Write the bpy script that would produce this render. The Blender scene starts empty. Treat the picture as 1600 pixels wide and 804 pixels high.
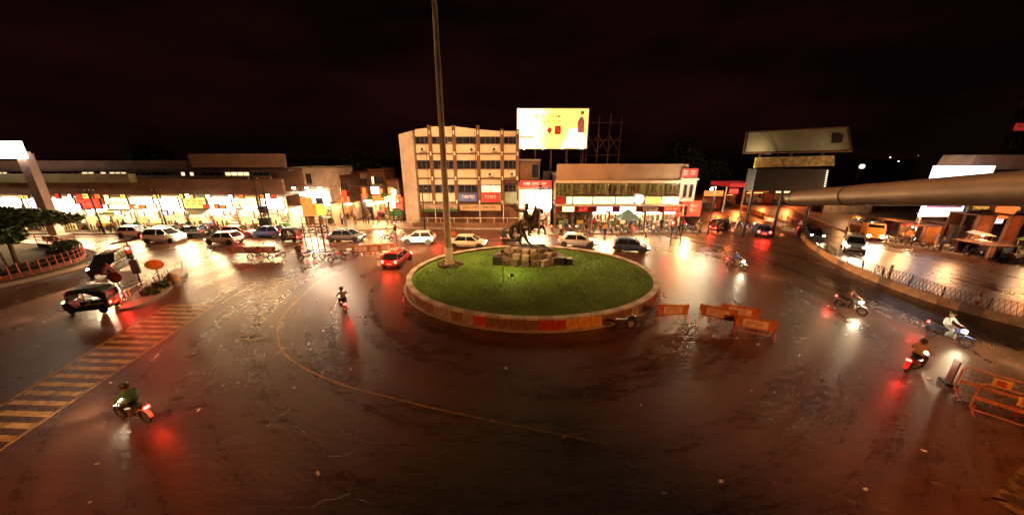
import bpy, bmesh, math, random
from mathutils import Vector, Matrix
R = math.radians
rnd = random.Random(7)
S = bpy.context.scene
COL = S.collection

# ------------------------------------------------------------------ camera
CAM_H, PITCH, FPX = 10.0, R(17), 515.0
cam_d = bpy.data.cameras.new('camera')
cam_d.sensor_width = 36.0
cam_d.lens = 36.0 * FPX / 1600.0
cam_d.clip_start, cam_d.clip_end = 0.1, 4000
cam = bpy.data.objects.new('camera', cam_d)
COL.objects.link(cam)
cam.location = (0, 0, CAM_H)
cam.rotation_euler = (math.pi / 2 - PITCH, 0, 0)
S.camera = cam

# ------------------------------------------------------------------ night sky
W = bpy.data.worlds.new('World'); S.world = W; W.use_nodes = True
nt = W.node_tree; nt.nodes.clear()
wo = nt.nodes.new('ShaderNodeOutputWorld'); bg = nt.nodes.new('ShaderNodeBackground')
tc = nt.nodes.new('ShaderNodeTexCoord'); mp = nt.nodes.new('ShaderNodeMapping')
mp.inputs['Scale'].default_value = (1.2, 1.2, 4.0)
nz = nt.nodes.new('ShaderNodeTexNoise'); nz.inputs['Scale'].default_value = 1.6; nz.inputs['Detail'].default_value = 5
cr = nt.nodes.new('ShaderNodeValToRGB')
cr.color_ramp.elements[0].position = 0.38; cr.color_ramp.elements[0].color = (0.0022, 0.0006, 0.0008, 1)
cr.color_ramp.elements[1].position = 0.72; cr.color_ramp.elements[1].color = (0.0120, 0.0022, 0.0022, 1)
nt.links.new(tc.outputs['Generated'], mp.inputs['Vector']); nt.links.new(mp.outputs['Vector'], nz.inputs['Vector'])
nt.links.new(nz.outputs['Fac'], cr.inputs['Fac']); nt.links.new(cr.outputs['Color'], bg.inputs['Color'])
bg.inputs['Strength'].default_value = 0.65
nt.links.new(bg.outputs['Background'], wo.inputs['Surface'])

S.view_settings.view_transform = 'Standard'; S.view_settings.look = 'None'
S.view_settings.gamma = 1.0; S.view_settings.exposure = 0.55
S.view_settings.use_curve_mapping = False
S.cycles.use_denoising = True
S.cycles.max_bounces = 6; S.cycles.diffuse_bounces = 2; S.cycles.glossy_bounces = 3
S.cycles.transmission_bounces = 3; S.cycles.transparent_max_bounces = 4
S.cycles.sample_clamp_indirect = 4.0
S.cycles.use_light_tree = True
S.cycles.caustics_reflective = False; S.cycles.caustics_refractive = False

# ------------------------------------------------------------------ plan: places read off the ground
CP, SP = math.cos(PITCH), math.sin(PITCH)
def G(u, v, z=0.0):
    x = (u - 800) / FPX; y = (402 - v) / FPX
    t = (z - CAM_H) / (-SP + y * CP)
    return Vector((x * t, (CP + y * SP) * t, z))
def D(u, v, Y):                                   # point of the view at distance Y down the street
    x = (u - 800) / FPX; y = (402 - v) / FPX
    t = Y / (CP + y * SP)
    return Vector((x * t, Y, CAM_H + (-SP + y * CP) * t))

# ------------------------------------------------------------------ materials
MATS = {}
def mat(name, col, rough=0.6, metal=0.0, emit=None, strength=0.0, var=0.25, scale=3.0, bump=0.0, bscale=30.0, spec=0.5, alpha=None, trans=0.0):
    if name in MATS: return MATS[name]
    m = bpy.data.materials.new(name); m.use_nodes = True
    t = m.node_tree; b = t.nodes['Principled BSDF']
    b.inputs['Roughness'].default_value = rough; b.inputs['Metallic'].default_value = metal
    b.inputs['Specular IOR Level'].default_value = spec
    if trans: b.inputs['Transmission Weight'].default_value = trans
    co = t.nodes.new('ShaderNodeTexCoord')
    n = t.nodes.new('ShaderNodeTexNoise'); n.inputs['Scale'].default_value = scale; n.inputs['Detail'].default_value = 6
    n.inputs['Roughness'].default_value = 0.65
    t.links.new(co.outputs['Object'], n.inputs['Vector'])
    r = t.nodes.new('ShaderNodeValToRGB')
    r.color_ramp.elements[0].position = 0.3; r.color_ramp.elements[1].position = 0.7
    r.color_ramp.elements[0].color = (*[c * (1 - var) for c in col], 1)
    r.color_ramp.elements[1].color = (*[min(1, c * (1 + var * 0.6)) for c in col], 1)
    t.links.new(n.outputs['Fac'], r.inputs['Fac']); t.links.new(r.outputs['Color'], b.inputs['Base Color'])
    if emit:
        b.inputs['Emission Color'].default_value = (*emit, 1); b.inputs['Emission Strength'].default_value = strength
    if bump:
        n2 = t.nodes.new('ShaderNodeTexNoise'); n2.inputs['Scale'].default_value = bscale; n2.inputs['Detail'].default_value = 4
        t.links.new(co.outputs['Object'], n2.inputs['Vector'])
        bp = t.nodes.new('ShaderNodeBump'); bp.inputs['Strength'].default_value = bump; bp.inputs['Distance'].default_value = 0.03
        t.links.new(n2.outputs['Fac'], bp.inputs['Height']); t.links.new(bp.outputs['Normal'], b.inputs['Normal'])
    MATS[name] = m
    return m

def wet_asphalt():
    m = bpy.data.materials.new('wet_asphalt'); m.use_nodes = True; t = m.node_tree; b = t.nodes['Principled BSDF']
    N = lambda k: t.nodes.new(k); L = t.links.new
    def noise(vec, scale, detail=6, rough=.6, dist=0):
        n = N('ShaderNodeTexNoise'); n.inputs['Scale'].default_value = scale; n.inputs['Detail'].default_value = detail
        n.inputs['Roughness'].default_value = rough; n.inputs['Distortion'].default_value = dist; L(vec, n.inputs['Vector']); return n.outputs['Fac']
    def math_(op, a, c=None, d=None):
        n = N('ShaderNodeMath'); n.operation = op
        for i, x in enumerate((a, c, d)):
            if x is None: continue
            if isinstance(x, (int, float)): n.inputs[i].default_value = x
            else: L(x, n.inputs[i])
        return n.outputs[0]
    def rng(x, a0, a1, b0, b1):
        n = N('ShaderNodeMapRange'); n.inputs['From Min'].default_value = a0; n.inputs['From Max'].default_value = a1; n.inputs['To Min'].default_value = b0; n.inputs['To Max'].default_value = b1
        L(x, n.inputs['Value']); return n.outputs['Result']
    co = N('ShaderNodeTexCoord').outputs['Object']
    # tyre-polished lanes sweep round the oval island: noise laid along rings about its middle
    sx = N('ShaderNodeSeparateXYZ'); L(co, sx.inputs[0])
    dx = math_('SUBTRACT', sx.outputs['X'], 1.6); dy = math_('SUBTRACT', sx.outputs['Y'], 26.1)
    rad = math_('SQRT', math_('ADD', math_('MULTIPLY', dx, dx), math_('MULTIPLY', dy, dy)))
    ang = math_('ARCTAN2', dx, math_('MULTIPLY', dy, -1.0))
    cv = N('ShaderNodeCombineXYZ'); L(math_('MULTIPLY', rad, 1.0), cv.inputs['X']); L(math_('MULTIPLY', ang, 1.3), cv.inputs['Y'])
    lanes = noise(cv.outputs[0], .75, 8, .68, .3)
    mpn = N('ShaderNodeMapping'); mpn.inputs['Scale'].default_value = (0.55, 2.2, 1); mpn.inputs['Rotation'].default_value = (0, 0, 0.12); L(co, mpn.inputs['Vector'])
    ripple = noise(mpn.outputs[0], 1.4, 7, .7)
    big = noise(co, .10, 6, .6); fine = noise(co, 7, 9, .78); grit = noise(co, 38, 4, .7)
    vor = N('ShaderNodeTexVoronoi'); vor.feature = 'DISTANCE_TO_EDGE'; vor.inputs['Scale'].default_value = .16
    wob = N('ShaderNodeVectorMath'); wob.operation = 'ADD'
    nv = N('ShaderNodeTexNoise'); nv.inputs['Scale'].default_value = .7; nv.inputs['Detail'].default_value = 6; L(co, nv.inputs['Vector'])
    sc = N('ShaderNodeVectorMath'); sc.operation = 'SCALE'; sc.inputs['Scale'].default_value = 2.6; L(nv.outputs['Color'], sc.inputs[0]); L(co, wob.inputs[0]); L(sc.outputs[0], wob.inputs[1])
    L(wob.outputs[0], vor.inputs['Vector']); crack = rng(vor.outputs['Distance'], 0.0, .007, 0.0, 1.0)
    mix = math_('ADD', math_('MULTIPLY', lanes, .55), math_('ADD', math_('MULTIPLY', big, .3), math_('MULTIPLY', ripple, .3)))
    dry = rng(mix, .44, .74, 0, 1)
    tone = math_('ADD', math_('MULTIPLY', dry, .5), math_('ADD', math_('MULTIPLY', fine, .35), math_('MULTIPLY', grit, .2)))
    cr = N('ShaderNodeValToRGB'); cr.color_ramp.elements[0].color = (0.018, 0.009, 0.006, 1); cr.color_ramp.elements[1].color = (0.130, 0.054, 0.029, 1)
    cr.color_ramp.elements[0].position = .18; cr.color_ramp.elements[1].position = .78; L(tone, cr.inputs['Fac'])
    mu = N('ShaderNodeMix'); mu.data_type = 'RGBA'; mu.blend_type = 'MULTIPLY'; mu.inputs['Factor'].default_value = 1.0
    ck = N('ShaderNodeCombineColor'); ckv = rng(crack, 0, 1, .3, 1); [L(ckv, ck.inputs[i]) for i in range(3)]
    L(cr.outputs['Color'], mu.inputs['A']); L(ck.outputs[0], mu.inputs['B']); L(mu.outputs['Result'], b.inputs['Base Color'])
    L(rng(math_('ADD', dry, math_('MULTIPLY', fine, .3)), 0, 1.2, .13, .50), b.inputs['Roughness'])
    hs = math_('ADD', math_('MULTIPLY', fine, .5), math_('ADD', math_('MULTIPLY', ripple, .9), math_('MULTIPLY', crack, .25)))
    b1 = N('ShaderNodeBump'); b1.inputs['Strength'].default_value = 0.55; b1.inputs['Distance'].default_value = 0.035; L(hs, b1.inputs['Height'])
    b2 = N('ShaderNodeBump'); b2.inputs['Strength'].default_value = 0.5; b2.inputs['Distance'].default_value = 0.008; L(grit, b2.inputs['Height'])
    L(b1.outputs['Normal'], b2.inputs['Normal']); L(b2.outputs['Normal'], b.inputs['Normal'])
    return m

def worn_paint(name, col, lo=.42, hi=.6):
    m = bpy.data.materials.new(name); m.use_nodes = True; t = m.node_tree; b = t.nodes['Principled BSDF']; N = t.nodes.new; L = t.links.new
    co = N('ShaderNodeTexCoord'); n = N('ShaderNodeTexNoise'); n.inputs['Scale'].default_value = 1.7; n.inputs['Detail'].default_value = 9; n.inputs['Roughness'].default_value = .75; L(co.outputs['Object'], n.inputs['Vector'])
    r = N('ShaderNodeValToRGB'); r.color_ramp.elements[0].position = lo; r.color_ramp.elements[1].position = hi
    r.color_ramp.elements[0].color = (.045, .024, .015, 1); r.color_ramp.elements[1].color = (*col, 1); L(n.outputs['Fac'], r.inputs['Fac']); L(r.outputs['Color'], b.inputs['Base Color']); b.inputs['Roughness'].default_value = .38
    bp = N('ShaderNodeBump'); bp.inputs['Strength'].default_value = .4; bp.inputs['Distance'].default_value = .02; L(n.outputs['Fac'], bp.inputs['Height']); L(bp.outputs['Normal'], b.inputs['Normal'])
    return m

def glow(name, col, strength, var=0.25, scale=2.0):
    """something that gives off light: tube, lit sign face, lamp"""
    if name in MATS: return MATS[name]
    m = bpy.data.materials.new(name); m.use_nodes = True; t = m.node_tree; b = t.nodes['Principled BSDF']
    co = t.nodes.new('ShaderNodeTexCoord'); n = t.nodes.new('ShaderNodeTexNoise'); n.inputs['Scale'].default_value = scale; n.inputs['Detail'].default_value = 4
    t.links.new(co.outputs['Object'], n.inputs['Vector'])
    r = t.nodes.new('ShaderNodeValToRGB'); r.color_ramp.elements[0].position = 0.3; r.color_ramp.elements[1].position = 0.7
    r.color_ramp.elements[0].color = (*[c * (1 - var) for c in col], 1); r.color_ramp.elements[1].color = (*col, 1)
    t.links.new(n.outputs['Fac'], r.inputs['Fac']); t.links.new(r.outputs['Color'], b.inputs['Emission Color'])
    b.inputs['Base Color'].default_value = (*[c * 0.8 for c in col], 1); b.inputs['Roughness'].default_value = 0.4
    b.inputs['Emission Strength'].default_value = strength
    MATS[name] = m
    return m

M_road = wet_asphalt()
M_ground = mat('bare_ground', (0.06, 0.045, 0.035), 0.9, var=0.4, scale=0.3)
M_pave = mat('pavement_slab', (0.22, 0.17, 0.14), 0.45, var=0.35, scale=1.2, bump=0.3)
M_kerb = mat('kerb_stone', (0.35, 0.30, 0.25), 0.6, var=0.4, scale=2, bump=0.4)
M_paint = worn_paint('worn_road_paint', (0.50, 0.31, 0.12), .36, .56)
M_paint2 = worn_paint('faded_road_paint', (0.24, 0.14, 0.07), .45, .65)
M_yline = worn_paint('yellow_road_paint', (0.48, 0.24, 0.05), .36, .55)
M_soil = mat('island_soil', (0.075, 0.165, 0.016), 0.9, var=0.55, scale=0.45, bump=0.6, bscale=12)
M_grass = mat('grass_blades', (0.10, 0.205, 0.02), 0.7, var=0.65, scale=0.35)
M_conc = mat('grey_concrete', (0.32, 0.28, 0.24), 0.75, var=0.3, scale=1.5, bump=0.25)
M_stone = mat('rough_stone', (0.12, 0.09, 0.07), 0.85, var=0.5, scale=2.5, bump=0.8, bscale=8)
M_bronze = mat('dark_bronze', (0.055, 0.038, 0.026), 0.38, 0.75, var=0.5, scale=3, bump=0.3, bscale=14)
M_mast = mat('galvanised_mast', (0.42, 0.34, 0.26), 0.5, 0.35, var=0.35, scale=1.0, bump=0.1)
M_steel = mat('grey_steel', (0.28, 0.26, 0.25), 0.42, 0.7, var=0.3, scale=4)
M_dark = mat('black_steel', (0.03, 0.028, 0.028), 0.5, 0.3, var=0.4, scale=4)
M_rust = mat('rusty_steel', (0.13, 0.055, 0.03), 0.75, 0.3, var=0.5, scale=6, bump=0.4)
M_redp = mat('red_paint', (0.45, 0.03, 0.025), 0.5, var=0.4, scale=3)
M_orange = mat('orange_barrier_paint', (0.42, 0.14, 0.03), 0.6, var=0.6, scale=4)
M_yellow = mat('yellow_barrier_paint', (0.70, 0.36, 0.04), 0.5, var=0.4, scale=4)
M_white = mat('white_paint', (0.78, 0.74, 0.68), 0.5, var=0.2, scale=2)
M_cream = mat('cream_wall', (0.72, 0.62, 0.47), 0.8, var=0.22, scale=0.6, bump=0.15)
M_pier = mat('pale_plaster', (0.60, 0.50, 0.42), 0.85, var=0.35, scale=0.8, bump=0.3)
M_brown = mat('brown_plaster', (0.17, 0.085, 0.05), 0.8, var=0.35, scale=0.8, bump=0.2)
M_tan = mat('tan_wall', (0.40, 0.26, 0.18), 0.85, var=0.25, scale=0.5, bump=0.15)
M_dkwall = mat('dark_brick', (0.09, 0.05, 0.04), 0.85, var=0.4, scale=1.0, bump=0.3)
M_olive = mat('olive_parapet', (0.30, 0.26, 0.13), 0.8, var=0.35, scale=0.7)
M_pink = mat('pinkish_paint', (0.55, 0.38, 0.33), 0.6, var=0.2, scale=1.0)
M_frame = mat('window_frame', (0.14, 0.09, 0.06), 0.5, var=0.3)
M_glass = mat('dark_glass', (0.02, 0.026, 0.045), 0.06, var=0.6, scale=0.9, spec=0.8)
M_int = mat('shop_interior_wall', (0.72, 0.62, 0.48), 0.7, var=0.15, scale=1.0)
M_leaf = mat('leaf', (0.055, 0.085, 0.025), 0.55, var=0.5, scale=0.8)
M_leaf2 = mat('dark_leaf', (0.03, 0.05, 0.018), 0.6, var=0.5, scale=0.6)
M_bark = mat('bark', (0.10, 0.065, 0.045), 0.9, var=0.4, scale=6, bump=0.8)
M_tyre = mat('tyre', (0.018, 0.018, 0.018), 0.75, var=0.3)
M_rim = mat('alloy_rim', (0.45, 0.45, 0.46), 0.3, 0.85, var=0.2)
M_carglass = mat('car_glass', (0.015, 0.016, 0.02), 0.05, var=0.2, spec=0.8)
M_blackp = mat('black_plastic', (0.02, 0.02, 0.02), 0.5, var=0.3)
M_skin = mat('skin', (0.28, 0.15, 0.09), 0.55, var=0.15)
M_hair = mat('black_hair', (0.012, 0.01, 0.009), 0.5, var=0.3)
M_chrome = mat('chrome', (0.6, 0.58, 0.55), 0.15, 1.0, var=0.1)

WARM = (1.0, 0.80, 0.52)
E_tube = glow('tube_light', (1.0, 0.76, 0.44), 95, 0.1)
E_flood = glow('flood_lamp', (1.0, 0.80, 0.52), 170, 0.05)
E_white = glow('lit_white_sign', (1.0, 0.82, 0.56), 7.0, 0.15, 0.7)
E_warm = glow('lit_warm_sign', (1.0, 0.62, 0.24), 3.6, 0.3, 0.9)
E_yellow = glow('lit_yellow_sign', (1.0, 0.74, 0.16), 1.15, 0.25, 0.35)
E_green = glow('lit_green_white_sign', (0.72, 1.0, 0.50), 1.5, 0.3, 0.8)
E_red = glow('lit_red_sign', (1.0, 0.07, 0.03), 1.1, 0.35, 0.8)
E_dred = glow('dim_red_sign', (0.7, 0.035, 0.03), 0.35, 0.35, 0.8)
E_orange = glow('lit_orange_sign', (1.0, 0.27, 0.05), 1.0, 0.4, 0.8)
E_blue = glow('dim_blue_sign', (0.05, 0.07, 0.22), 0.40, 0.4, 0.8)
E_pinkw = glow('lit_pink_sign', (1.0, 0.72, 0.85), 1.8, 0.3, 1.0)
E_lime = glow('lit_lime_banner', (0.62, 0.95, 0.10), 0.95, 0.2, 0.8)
E_head = glow('headlamp_glow', (1.0, 0.78, 0.46), 320, 0.0)
E_tail = glow('tail_lamp_glow', (1.0, 0.02, 0.015), 40, 0.0)
E_sigred = glow('signal_red_glow', (1.0, 0.05, 0.03), 30, 0.0)
E_win = glow('lit_window', (1.0, 0.70, 0.36), 1.6, 0.6, 1.5)
E_amber = glow('amber_lamp', (1.0, 0.5, 0.12), 40, 0.0)

# ------------------------------------------------------------------ mesh builder
class MB:
    def __init__(s): s.v = []; s.f = []; s.m = []; s.cur = 0
    def add(s, vs, fs, mi=None):
        o = len(s.v); s.v.extend([tuple(p) for p in vs]); mi = s.cur if mi is None else mi
        for f in fs: s.f.append([i + o for i in f]); s.m.append(mi)
        return s
    def box(s, c, d, rz=0.0, ry=0.0, mi=None):
        hx, hy, hz = d[0] / 2, d[1] / 2, d[2] / 2
        M = Matrix.Rotation(rz, 3, 'Z') @ Matrix.Rotation(ry, 3, 'Y'); c = Vector(c)
        vs = [c + M @ Vector((x * hx, y * hy, z * hz)) for z in (-1, 1) for x, y in ((-1, -1), (1, -1), (1, 1), (-1, 1))]
        return s.add(vs, [(3, 2, 1, 0), (4, 5, 6, 7), (0, 1, 5, 4), (1, 2, 6, 5), (2, 3, 7, 6), (3, 0, 4, 7)], mi)
    def bx(s, x0, x1, y0, y1, z0, z1, mi=None):
        return s.box(((x0 + x1) / 2, (y0 + y1) / 2, (z0 + z1) / 2), (abs(x1 - x0), abs(y1 - y0), abs(z1 - z0)), mi=mi)
    def ring(s, c, ax, r, n):
        ax = Vector(ax).normalized(); a = ax.orthogonal().normalized(); b = ax.cross(a)
        return [Vector(c) + a * (r * math.cos(2 * math.pi * i / n)) + b * (r * math.sin(2 * math.pi * i / n)) for i in range(n)]
    def tube(s, p0, p1, r0, r1=None, n=8, mi=None):
        r1 = r0 if r1 is None else r1; p0 = Vector(p0); p1 = Vector(p1); ax = p1 - p0
        vs = s.ring(p0, ax, r0, n) + s.ring(p1, ax, r1, n)
        fs = [(i, (i + 1) % n, n + (i + 1) % n, n + i) for i in range(n)] + [tuple(range(n - 1, -1, -1)), tuple(range(n, 2 * n))]
        return s.add(vs, fs, mi)
    def path(s, pts, r, n=6, mi=None):
        for i in range(len(pts) - 1):
            r0 = r[i] if isinstance(r, (list, tuple)) else r; r1 = r[i + 1] if isinstance(r, (list, tuple)) else r
            s.tube(pts[i], pts[i + 1], r0, r1, n, mi)
        return s
    def loft(s, rings, mi=None, cap=True):
        n = len(rings[0]); vs = [p for r in rings for p in r]; fs = []
        for k in range(len(rings) - 1):
            for i in range(n): fs.append((k * n + i, k * n + (i + 1) % n, (k + 1) * n + (i + 1) % n, (k + 1) * n + i))
        if cap: fs.append(tuple(range(n - 1, -1, -1))); fs.append(tuple(range((len(rings) - 1) * n, len(rings) * n)))
        return s.add(vs, fs, mi)
    def lathe(s, prof, c=(0, 0, 0), ax='Z', n=16, mi=None):
        rings = []
        for r, h in prof:
            rg = []
            for i in range(n):
                a = 2 * math.pi * i / n; x, y = r * math.cos(a), r * math.sin(a)
                p = (x, y, h) if ax == 'Z' else ((x, h, y) if ax == 'Y' else (h, x, y))
                rg.append(Vector(p) + Vector(c))
            rings.append(rg)
        return s.loft(rings, mi)
    def ball(s, c, rx, ry=None, rz=None, n=8, k=6, mi=None):
        ry = ry or rx; rz = rz or rx
        rings = [[(c[0] + rx * math.sin(math.pi * j / k) * math.cos(2 * math.pi * i / n), c[1] + ry * math.sin(math.pi * j / k) * math.sin(2 * math.pi * i / n), c[2] - rz * math.cos(math.pi * j / k)) for i in range(n)] for j in range(1, k)]
        return s.loft(rings, mi)
    def prism(s, poly, y0, y1, mi=None):            # poly of (x, z) pulled along y
        n = len(poly); vs = [(x, y0, z) for x, z in poly] + [(x, y1, z) for x, z in poly]
        fs = [tuple(range(n)), tuple(range(2 * n - 1, n - 1, -1))] + [(i, n + i, n + (i + 1) % n, (i + 1) % n) for i in range(n)]
        return s.add(vs, fs, mi)
    def slab(s, poly, z0, z1, mi=None):             # poly of (x, y) raised in z
        n = len(poly); vs = [(x, y, z0) for x, y in poly] + [(x, y, z1) for x, y in poly]
        fs = [tuple(range(n - 1, -1, -1)), tuple(range(n, 2 * n))] + [(i, (i + 1) % n, n + (i + 1) % n, n + i) for i in range(n)]
        return s.add(vs, fs, mi)
    def mesh(s, name, mats, smooth=False):
        me = bpy.data.meshes.new(name); me.from_pydata(s.v, [], s.f)
        for m in (mats if isinstance(mats, (list, tuple)) else [mats]): me.materials.append(m)
        if any(s.m): me.polygons.foreach_set('material_index', s.m)
        bm = bmesh.new(); bm.from_mesh(me); bmesh.ops.recalc_face_normals(bm, faces=bm.faces); bm.to_mesh(me); bm.free()
        if smooth:
            me.polygons.foreach_set('use_smooth', [True] * len(me.polygons))
            try: me.set_sharp_from_angle(angle=R(40))
            except Exception: pass
        return me
    def build(s, name, mats, parent=None, smooth=False, loc=None, rz=None):
        return put(name, s.mesh(name, mats, smooth), parent, loc, rz)

def put(name, me, parent=None, loc=None, rz=None):
    o = bpy.data.objects.new(name, me); COL.objects.link(o)
    if parent is not None: o.parent = parent
    if loc is not None: o.location = loc
    if rz is not None: o.rotation_euler = (0, 0, rz)
    return o
def tag(o, label=None, cat=None, group=None, kind=None):
    if label: o['label'] = label
    if cat: o['category'] = cat
    if group: o['group'] = group
    if kind: o['kind'] = kind
    return o
def thing(name, label, cat, loc=(0, 0, 0), rz=0.0, group=None):
    o = bpy.data.objects.new(name, None); COL.objects.link(o); o.empty_display_size = 0.3
    o.location = loc; o.rotation_euler = (0, 0, rz)
    return tag(o, label, cat, group)
def copy_tree(o, parent=None):
    c = o.copy(); COL.objects.link(c); c.parent = parent
    for ch in list(o.children): copy_tree(ch, c)
    return c
def dup(root, loc, rz, label, group=None):
    c = copy_tree(root); c.location = loc; c.rotation_euler = (0, 0, rz); c['label'] = label
    if group: c['group'] = group
    return c
def paint(root, part, m):                         # own colour for one copy, mesh still shared
    for ch in root.children:
        if ch.name.split('.')[0] == part:
            ch.material_slots[0].link = 'OBJECT'; ch.material_slots[0].material = m
def lamp(kind, name, parent, loc, energy, col, rot=None, size=0.1, angle=None, blend=0.6):
    l = bpy.data.lights.new(name, kind); l.energy = energy; l.color = col
    if kind in ('POINT', 'SPOT'): l.shadow_soft_size = size
    if kind == 'SPOT': l.spot_size = angle; l.spot_blend = blend
    o = bpy.data.objects.new(name, l); COL.objects.link(o); o.parent = parent; o.location = loc
    if rot is not None: o.rotation_euler = rot
    return o
def aim(frm, to):
    return (Vector(to) - Vector(frm)).to_track_quat('-Z', 'Y').to_euler()

def spill(parent, pos, energy, col):               # light falling out of an open shopfront on to the street
    q = Vector(pos) - OFF[parent.name]
    return lamp('SPOT', 'shop_spill', parent, q, energy * 1.9, (col[0], col[1] * .86, col[2] * .7), aim(q, q + Vector((0, -7, -pos[2]))), .5, R(125), .8)

# ================================================================== THE SETTING
tag(MB().box((0, 0, -0.35), (3000, 3000, 0.5)).build('ground', M_ground), kind='structure')
road = MB().slab([(-140, -30), (140, -30), (140, 160), (-140, 160)], -0.08, 0.0).build('road', M_road)
tag(road, kind='structure')

def stripe(poly, m, name='painted_stripe', z=0.004):
    vs = [(p[0], p[1], z) for p in poly]
    return MB().add(vs, [tuple(range(len(vs)))]).build(name, m, road)
def line_strip(pts, w, m, name='painted_line', z=0.008):
    pts = [Vector((p[0], p[1], 0)) for p in pts]; l = []; r = []
    for i, p in enumerate(pts):
        t = (pts[min(i + 1, len(pts) - 1)] - pts[max(i - 1, 0)]).normalized(); n = Vector((-t.y, t.x, 0)) * w / 2
        l.append(p + n); r.append(p - n)
    vs = [(p.x, p.y, z) for p in l + r]; k = len(l)
    return MB().add(vs, [(i, i + 1, k + i + 1, k + i) for i in range(k - 1)]).build(name, m, road)
def smooth_line(ctrl, n=10):
    out = []; c = [ctrl[0]] + list(ctrl) + [ctrl[-1]]
    for i in range(1, len(c) - 2):
        p0, p1, p2, p3 = [Vector((q[0], q[1], 0)) for q in c[i - 1:i + 3]]
        for k in range(n):
            t = k / n
            out.append(0.5 * ((2 * p1) + (-p0 + p2) * t + (2 * p0 - 5 * p1 + 4 * p2 - p3) * t * t + (-p0 + 3 * p1 - 3 * p2 + p3) * t ** 3))
    out.append(Vector((c[-2][0], c[-2][1], 0)))
    return out
# zebra crossing
la, lb = G(0, 634), G(262, 476); ra, rb_ = G(0, 703), G(340, 473)
la = la + (la - lb) * 0.35; ra = ra + (ra - rb_) * 0.30
line_strip([la, lb], 0.13, M_paint); line_strip([ra, rb_], 0.13, M_paint)
def at_y(P, Q, y): t = (y - P.y) / (Q.y - P.y); return P.x + (Q.x - P.x) * t
y = 6.6; i = 0
while y < 21.2:
    h_ = .27 + .03 * rnd.random(); xa, xb = at_y(la, lb, y) + .12, at_y(ra, rb_, y) - .12; xa2, xb2 = at_y(la, lb, y + h_) + .12, at_y(ra, rb_, y + h_) - .12
    s_ = .10
    stripe([(xa, y + s_), (xb, y), (xb2, y + h_), (xa2, y + h_ + s_)], M_paint); y += .60
# dashed stop lines running on from the crossing
for (u0, v0, u1, v1, n) in ((345, 468, 545, 421, 22), (300, 470, 505, 425, 20)):
    A, B = G(u0, v0), G(u1, v1)
    for i in range(n):
        line_strip([A.lerp(B, (i + .15) / n), A.lerp(B, (i + .7) / n)], 0.16, M_paint, 'painted_dash')
# curved yellow guide line, thin white line
line_strip(smooth_line([G(505, 432), G(470, 464), G(440, 495), G(434, 522), G(448, 556), G(520, 595), G(640, 628), G(760, 655), G(948, 693)]), 0.075, M_yline)
line_strip([G(880, 521), G(1000, 523), G(1225, 531)], 0.05, M_paint2)
for (u, v, w) in ((385, 523, 70), (420, 531, 90), (300, 560, 60)):       # faded arrow strokes
    A, B = G(u - w / 2, v), G(u + w / 2, v + 2); line_strip([A, B], 0.22, M_paint2, 'faded_arrow')
for (u0, v0, u1, v1, n) in ((1215, 690, 1600, 790, 9), (1040, 715, 1420, 804, 9)):
    A, B = G(u0, v0), G(u1, v1)
    for i in range(n): line_strip([A.lerp(B, i / n), A.lerp(B, (i + .5) / n)], 0.09, M_paint2, 'painted_dash')
line_strip([G(1585, 800), G(1640, 740)], 0.9, M_paint2)

# pavements
def paved(name, poly, h=0.13):
    o = MB().slab(poly, 0.0, h).build(name, M_pave); tag(o, kind='structure')
    n = len(poly)
    for i in range(n):
        A, B = Vector((*poly[i], 0)), Vector((*poly[(i + 1) % n], 0)); d = B - A
        if d.length < 1.2 or d.length > 60: continue
        k = max(1, int(d.length / 1.5)); a = math.atan2(d.y, d.x); sl = d.length / k
        me = MB().box((0, 0, (h + .02) / 2), (sl - .03, .22, h + .02)).mesh('kerb_stone', M_kerb)
        for j in range(k):
            put('kerb_stone', me, o, A + d * ((j + .5) / k), a)
    return o
paved('pavement', [(-75, 43.2), (-30.5, 43.6), (-17.2, 47.0), (-17.0, 52.5), (-75, 52.5)])
paved('pavement', [(-16.6, 47.2), (3.0, 46.2), (5.0, 43.0), (27.5, 44.5), (30.0, 49.0), (30, 60), (-16.6, 60)])
paved('pavement', [(44, 40), (49.5, 31), (52, 24), (90, 24), (90, 75), (60, 75)])

# ------------------------------------------------------------------ helpers for buildings (parts given in place coordinates)
OFF = {}
_put = put
def put(name, me, parent=None, loc=None, rz=None):
    o = _put(name, me, parent, loc, rz)
    if parent is not None and parent.name in OFF and rz is None:
        o.location = Vector(loc or (0, 0, 0)) - OFF[parent.name]
    return o
def site(name, label, cat, loc, group=None):      # an Empty at the base; its parts are written in place coordinates
    o = thing(name, label, cat, loc, 0, group); OFF[o.name] = Vector(loc); return o
def scribble(parent, x0, x1, z0, z1, y, m, words=3, lines=1, seed=0, name='lettering'):
    r = random.Random(seed); b = MB(); lh = (z1 - z0) / lines
    for l in range(lines):
        za, zb = z1 - (l + .85) * lh, z1 - (l + .15) * lh; h = zb - za; x = x0
        st = max(h * .13, .015)
        ws = (x1 - x0) / words
        for w in range(words):
            xa = x0 + w * ws + r.uniform(0, .12) * ws; xb = xa + ws * r.uniform(.6, .82)
            b.bx(xa, xb, y - .03, y - .01, zb - st, zb)
            q = xa + h * .2
            while q < xb - h * .1:
                k = r.random()
                b.bx(q, q + st, y - .0305, y - .0105, za + h * r.uniform(0, .25), zb - st)
                if k > .4: b.bx(q + st, q + h * .32, y - .0305, y - .0105, za + h * r.uniform(.3, .55), za + h * .55 + st)
                if k > .75: b.bx(q - h * .2, q + h * .15, y - .0305, y - .0105, zb + st * .6, zb + st * 1.6)
                q += h * r.uniform(.42, .7)
    return b.build(name, m, parent)
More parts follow.
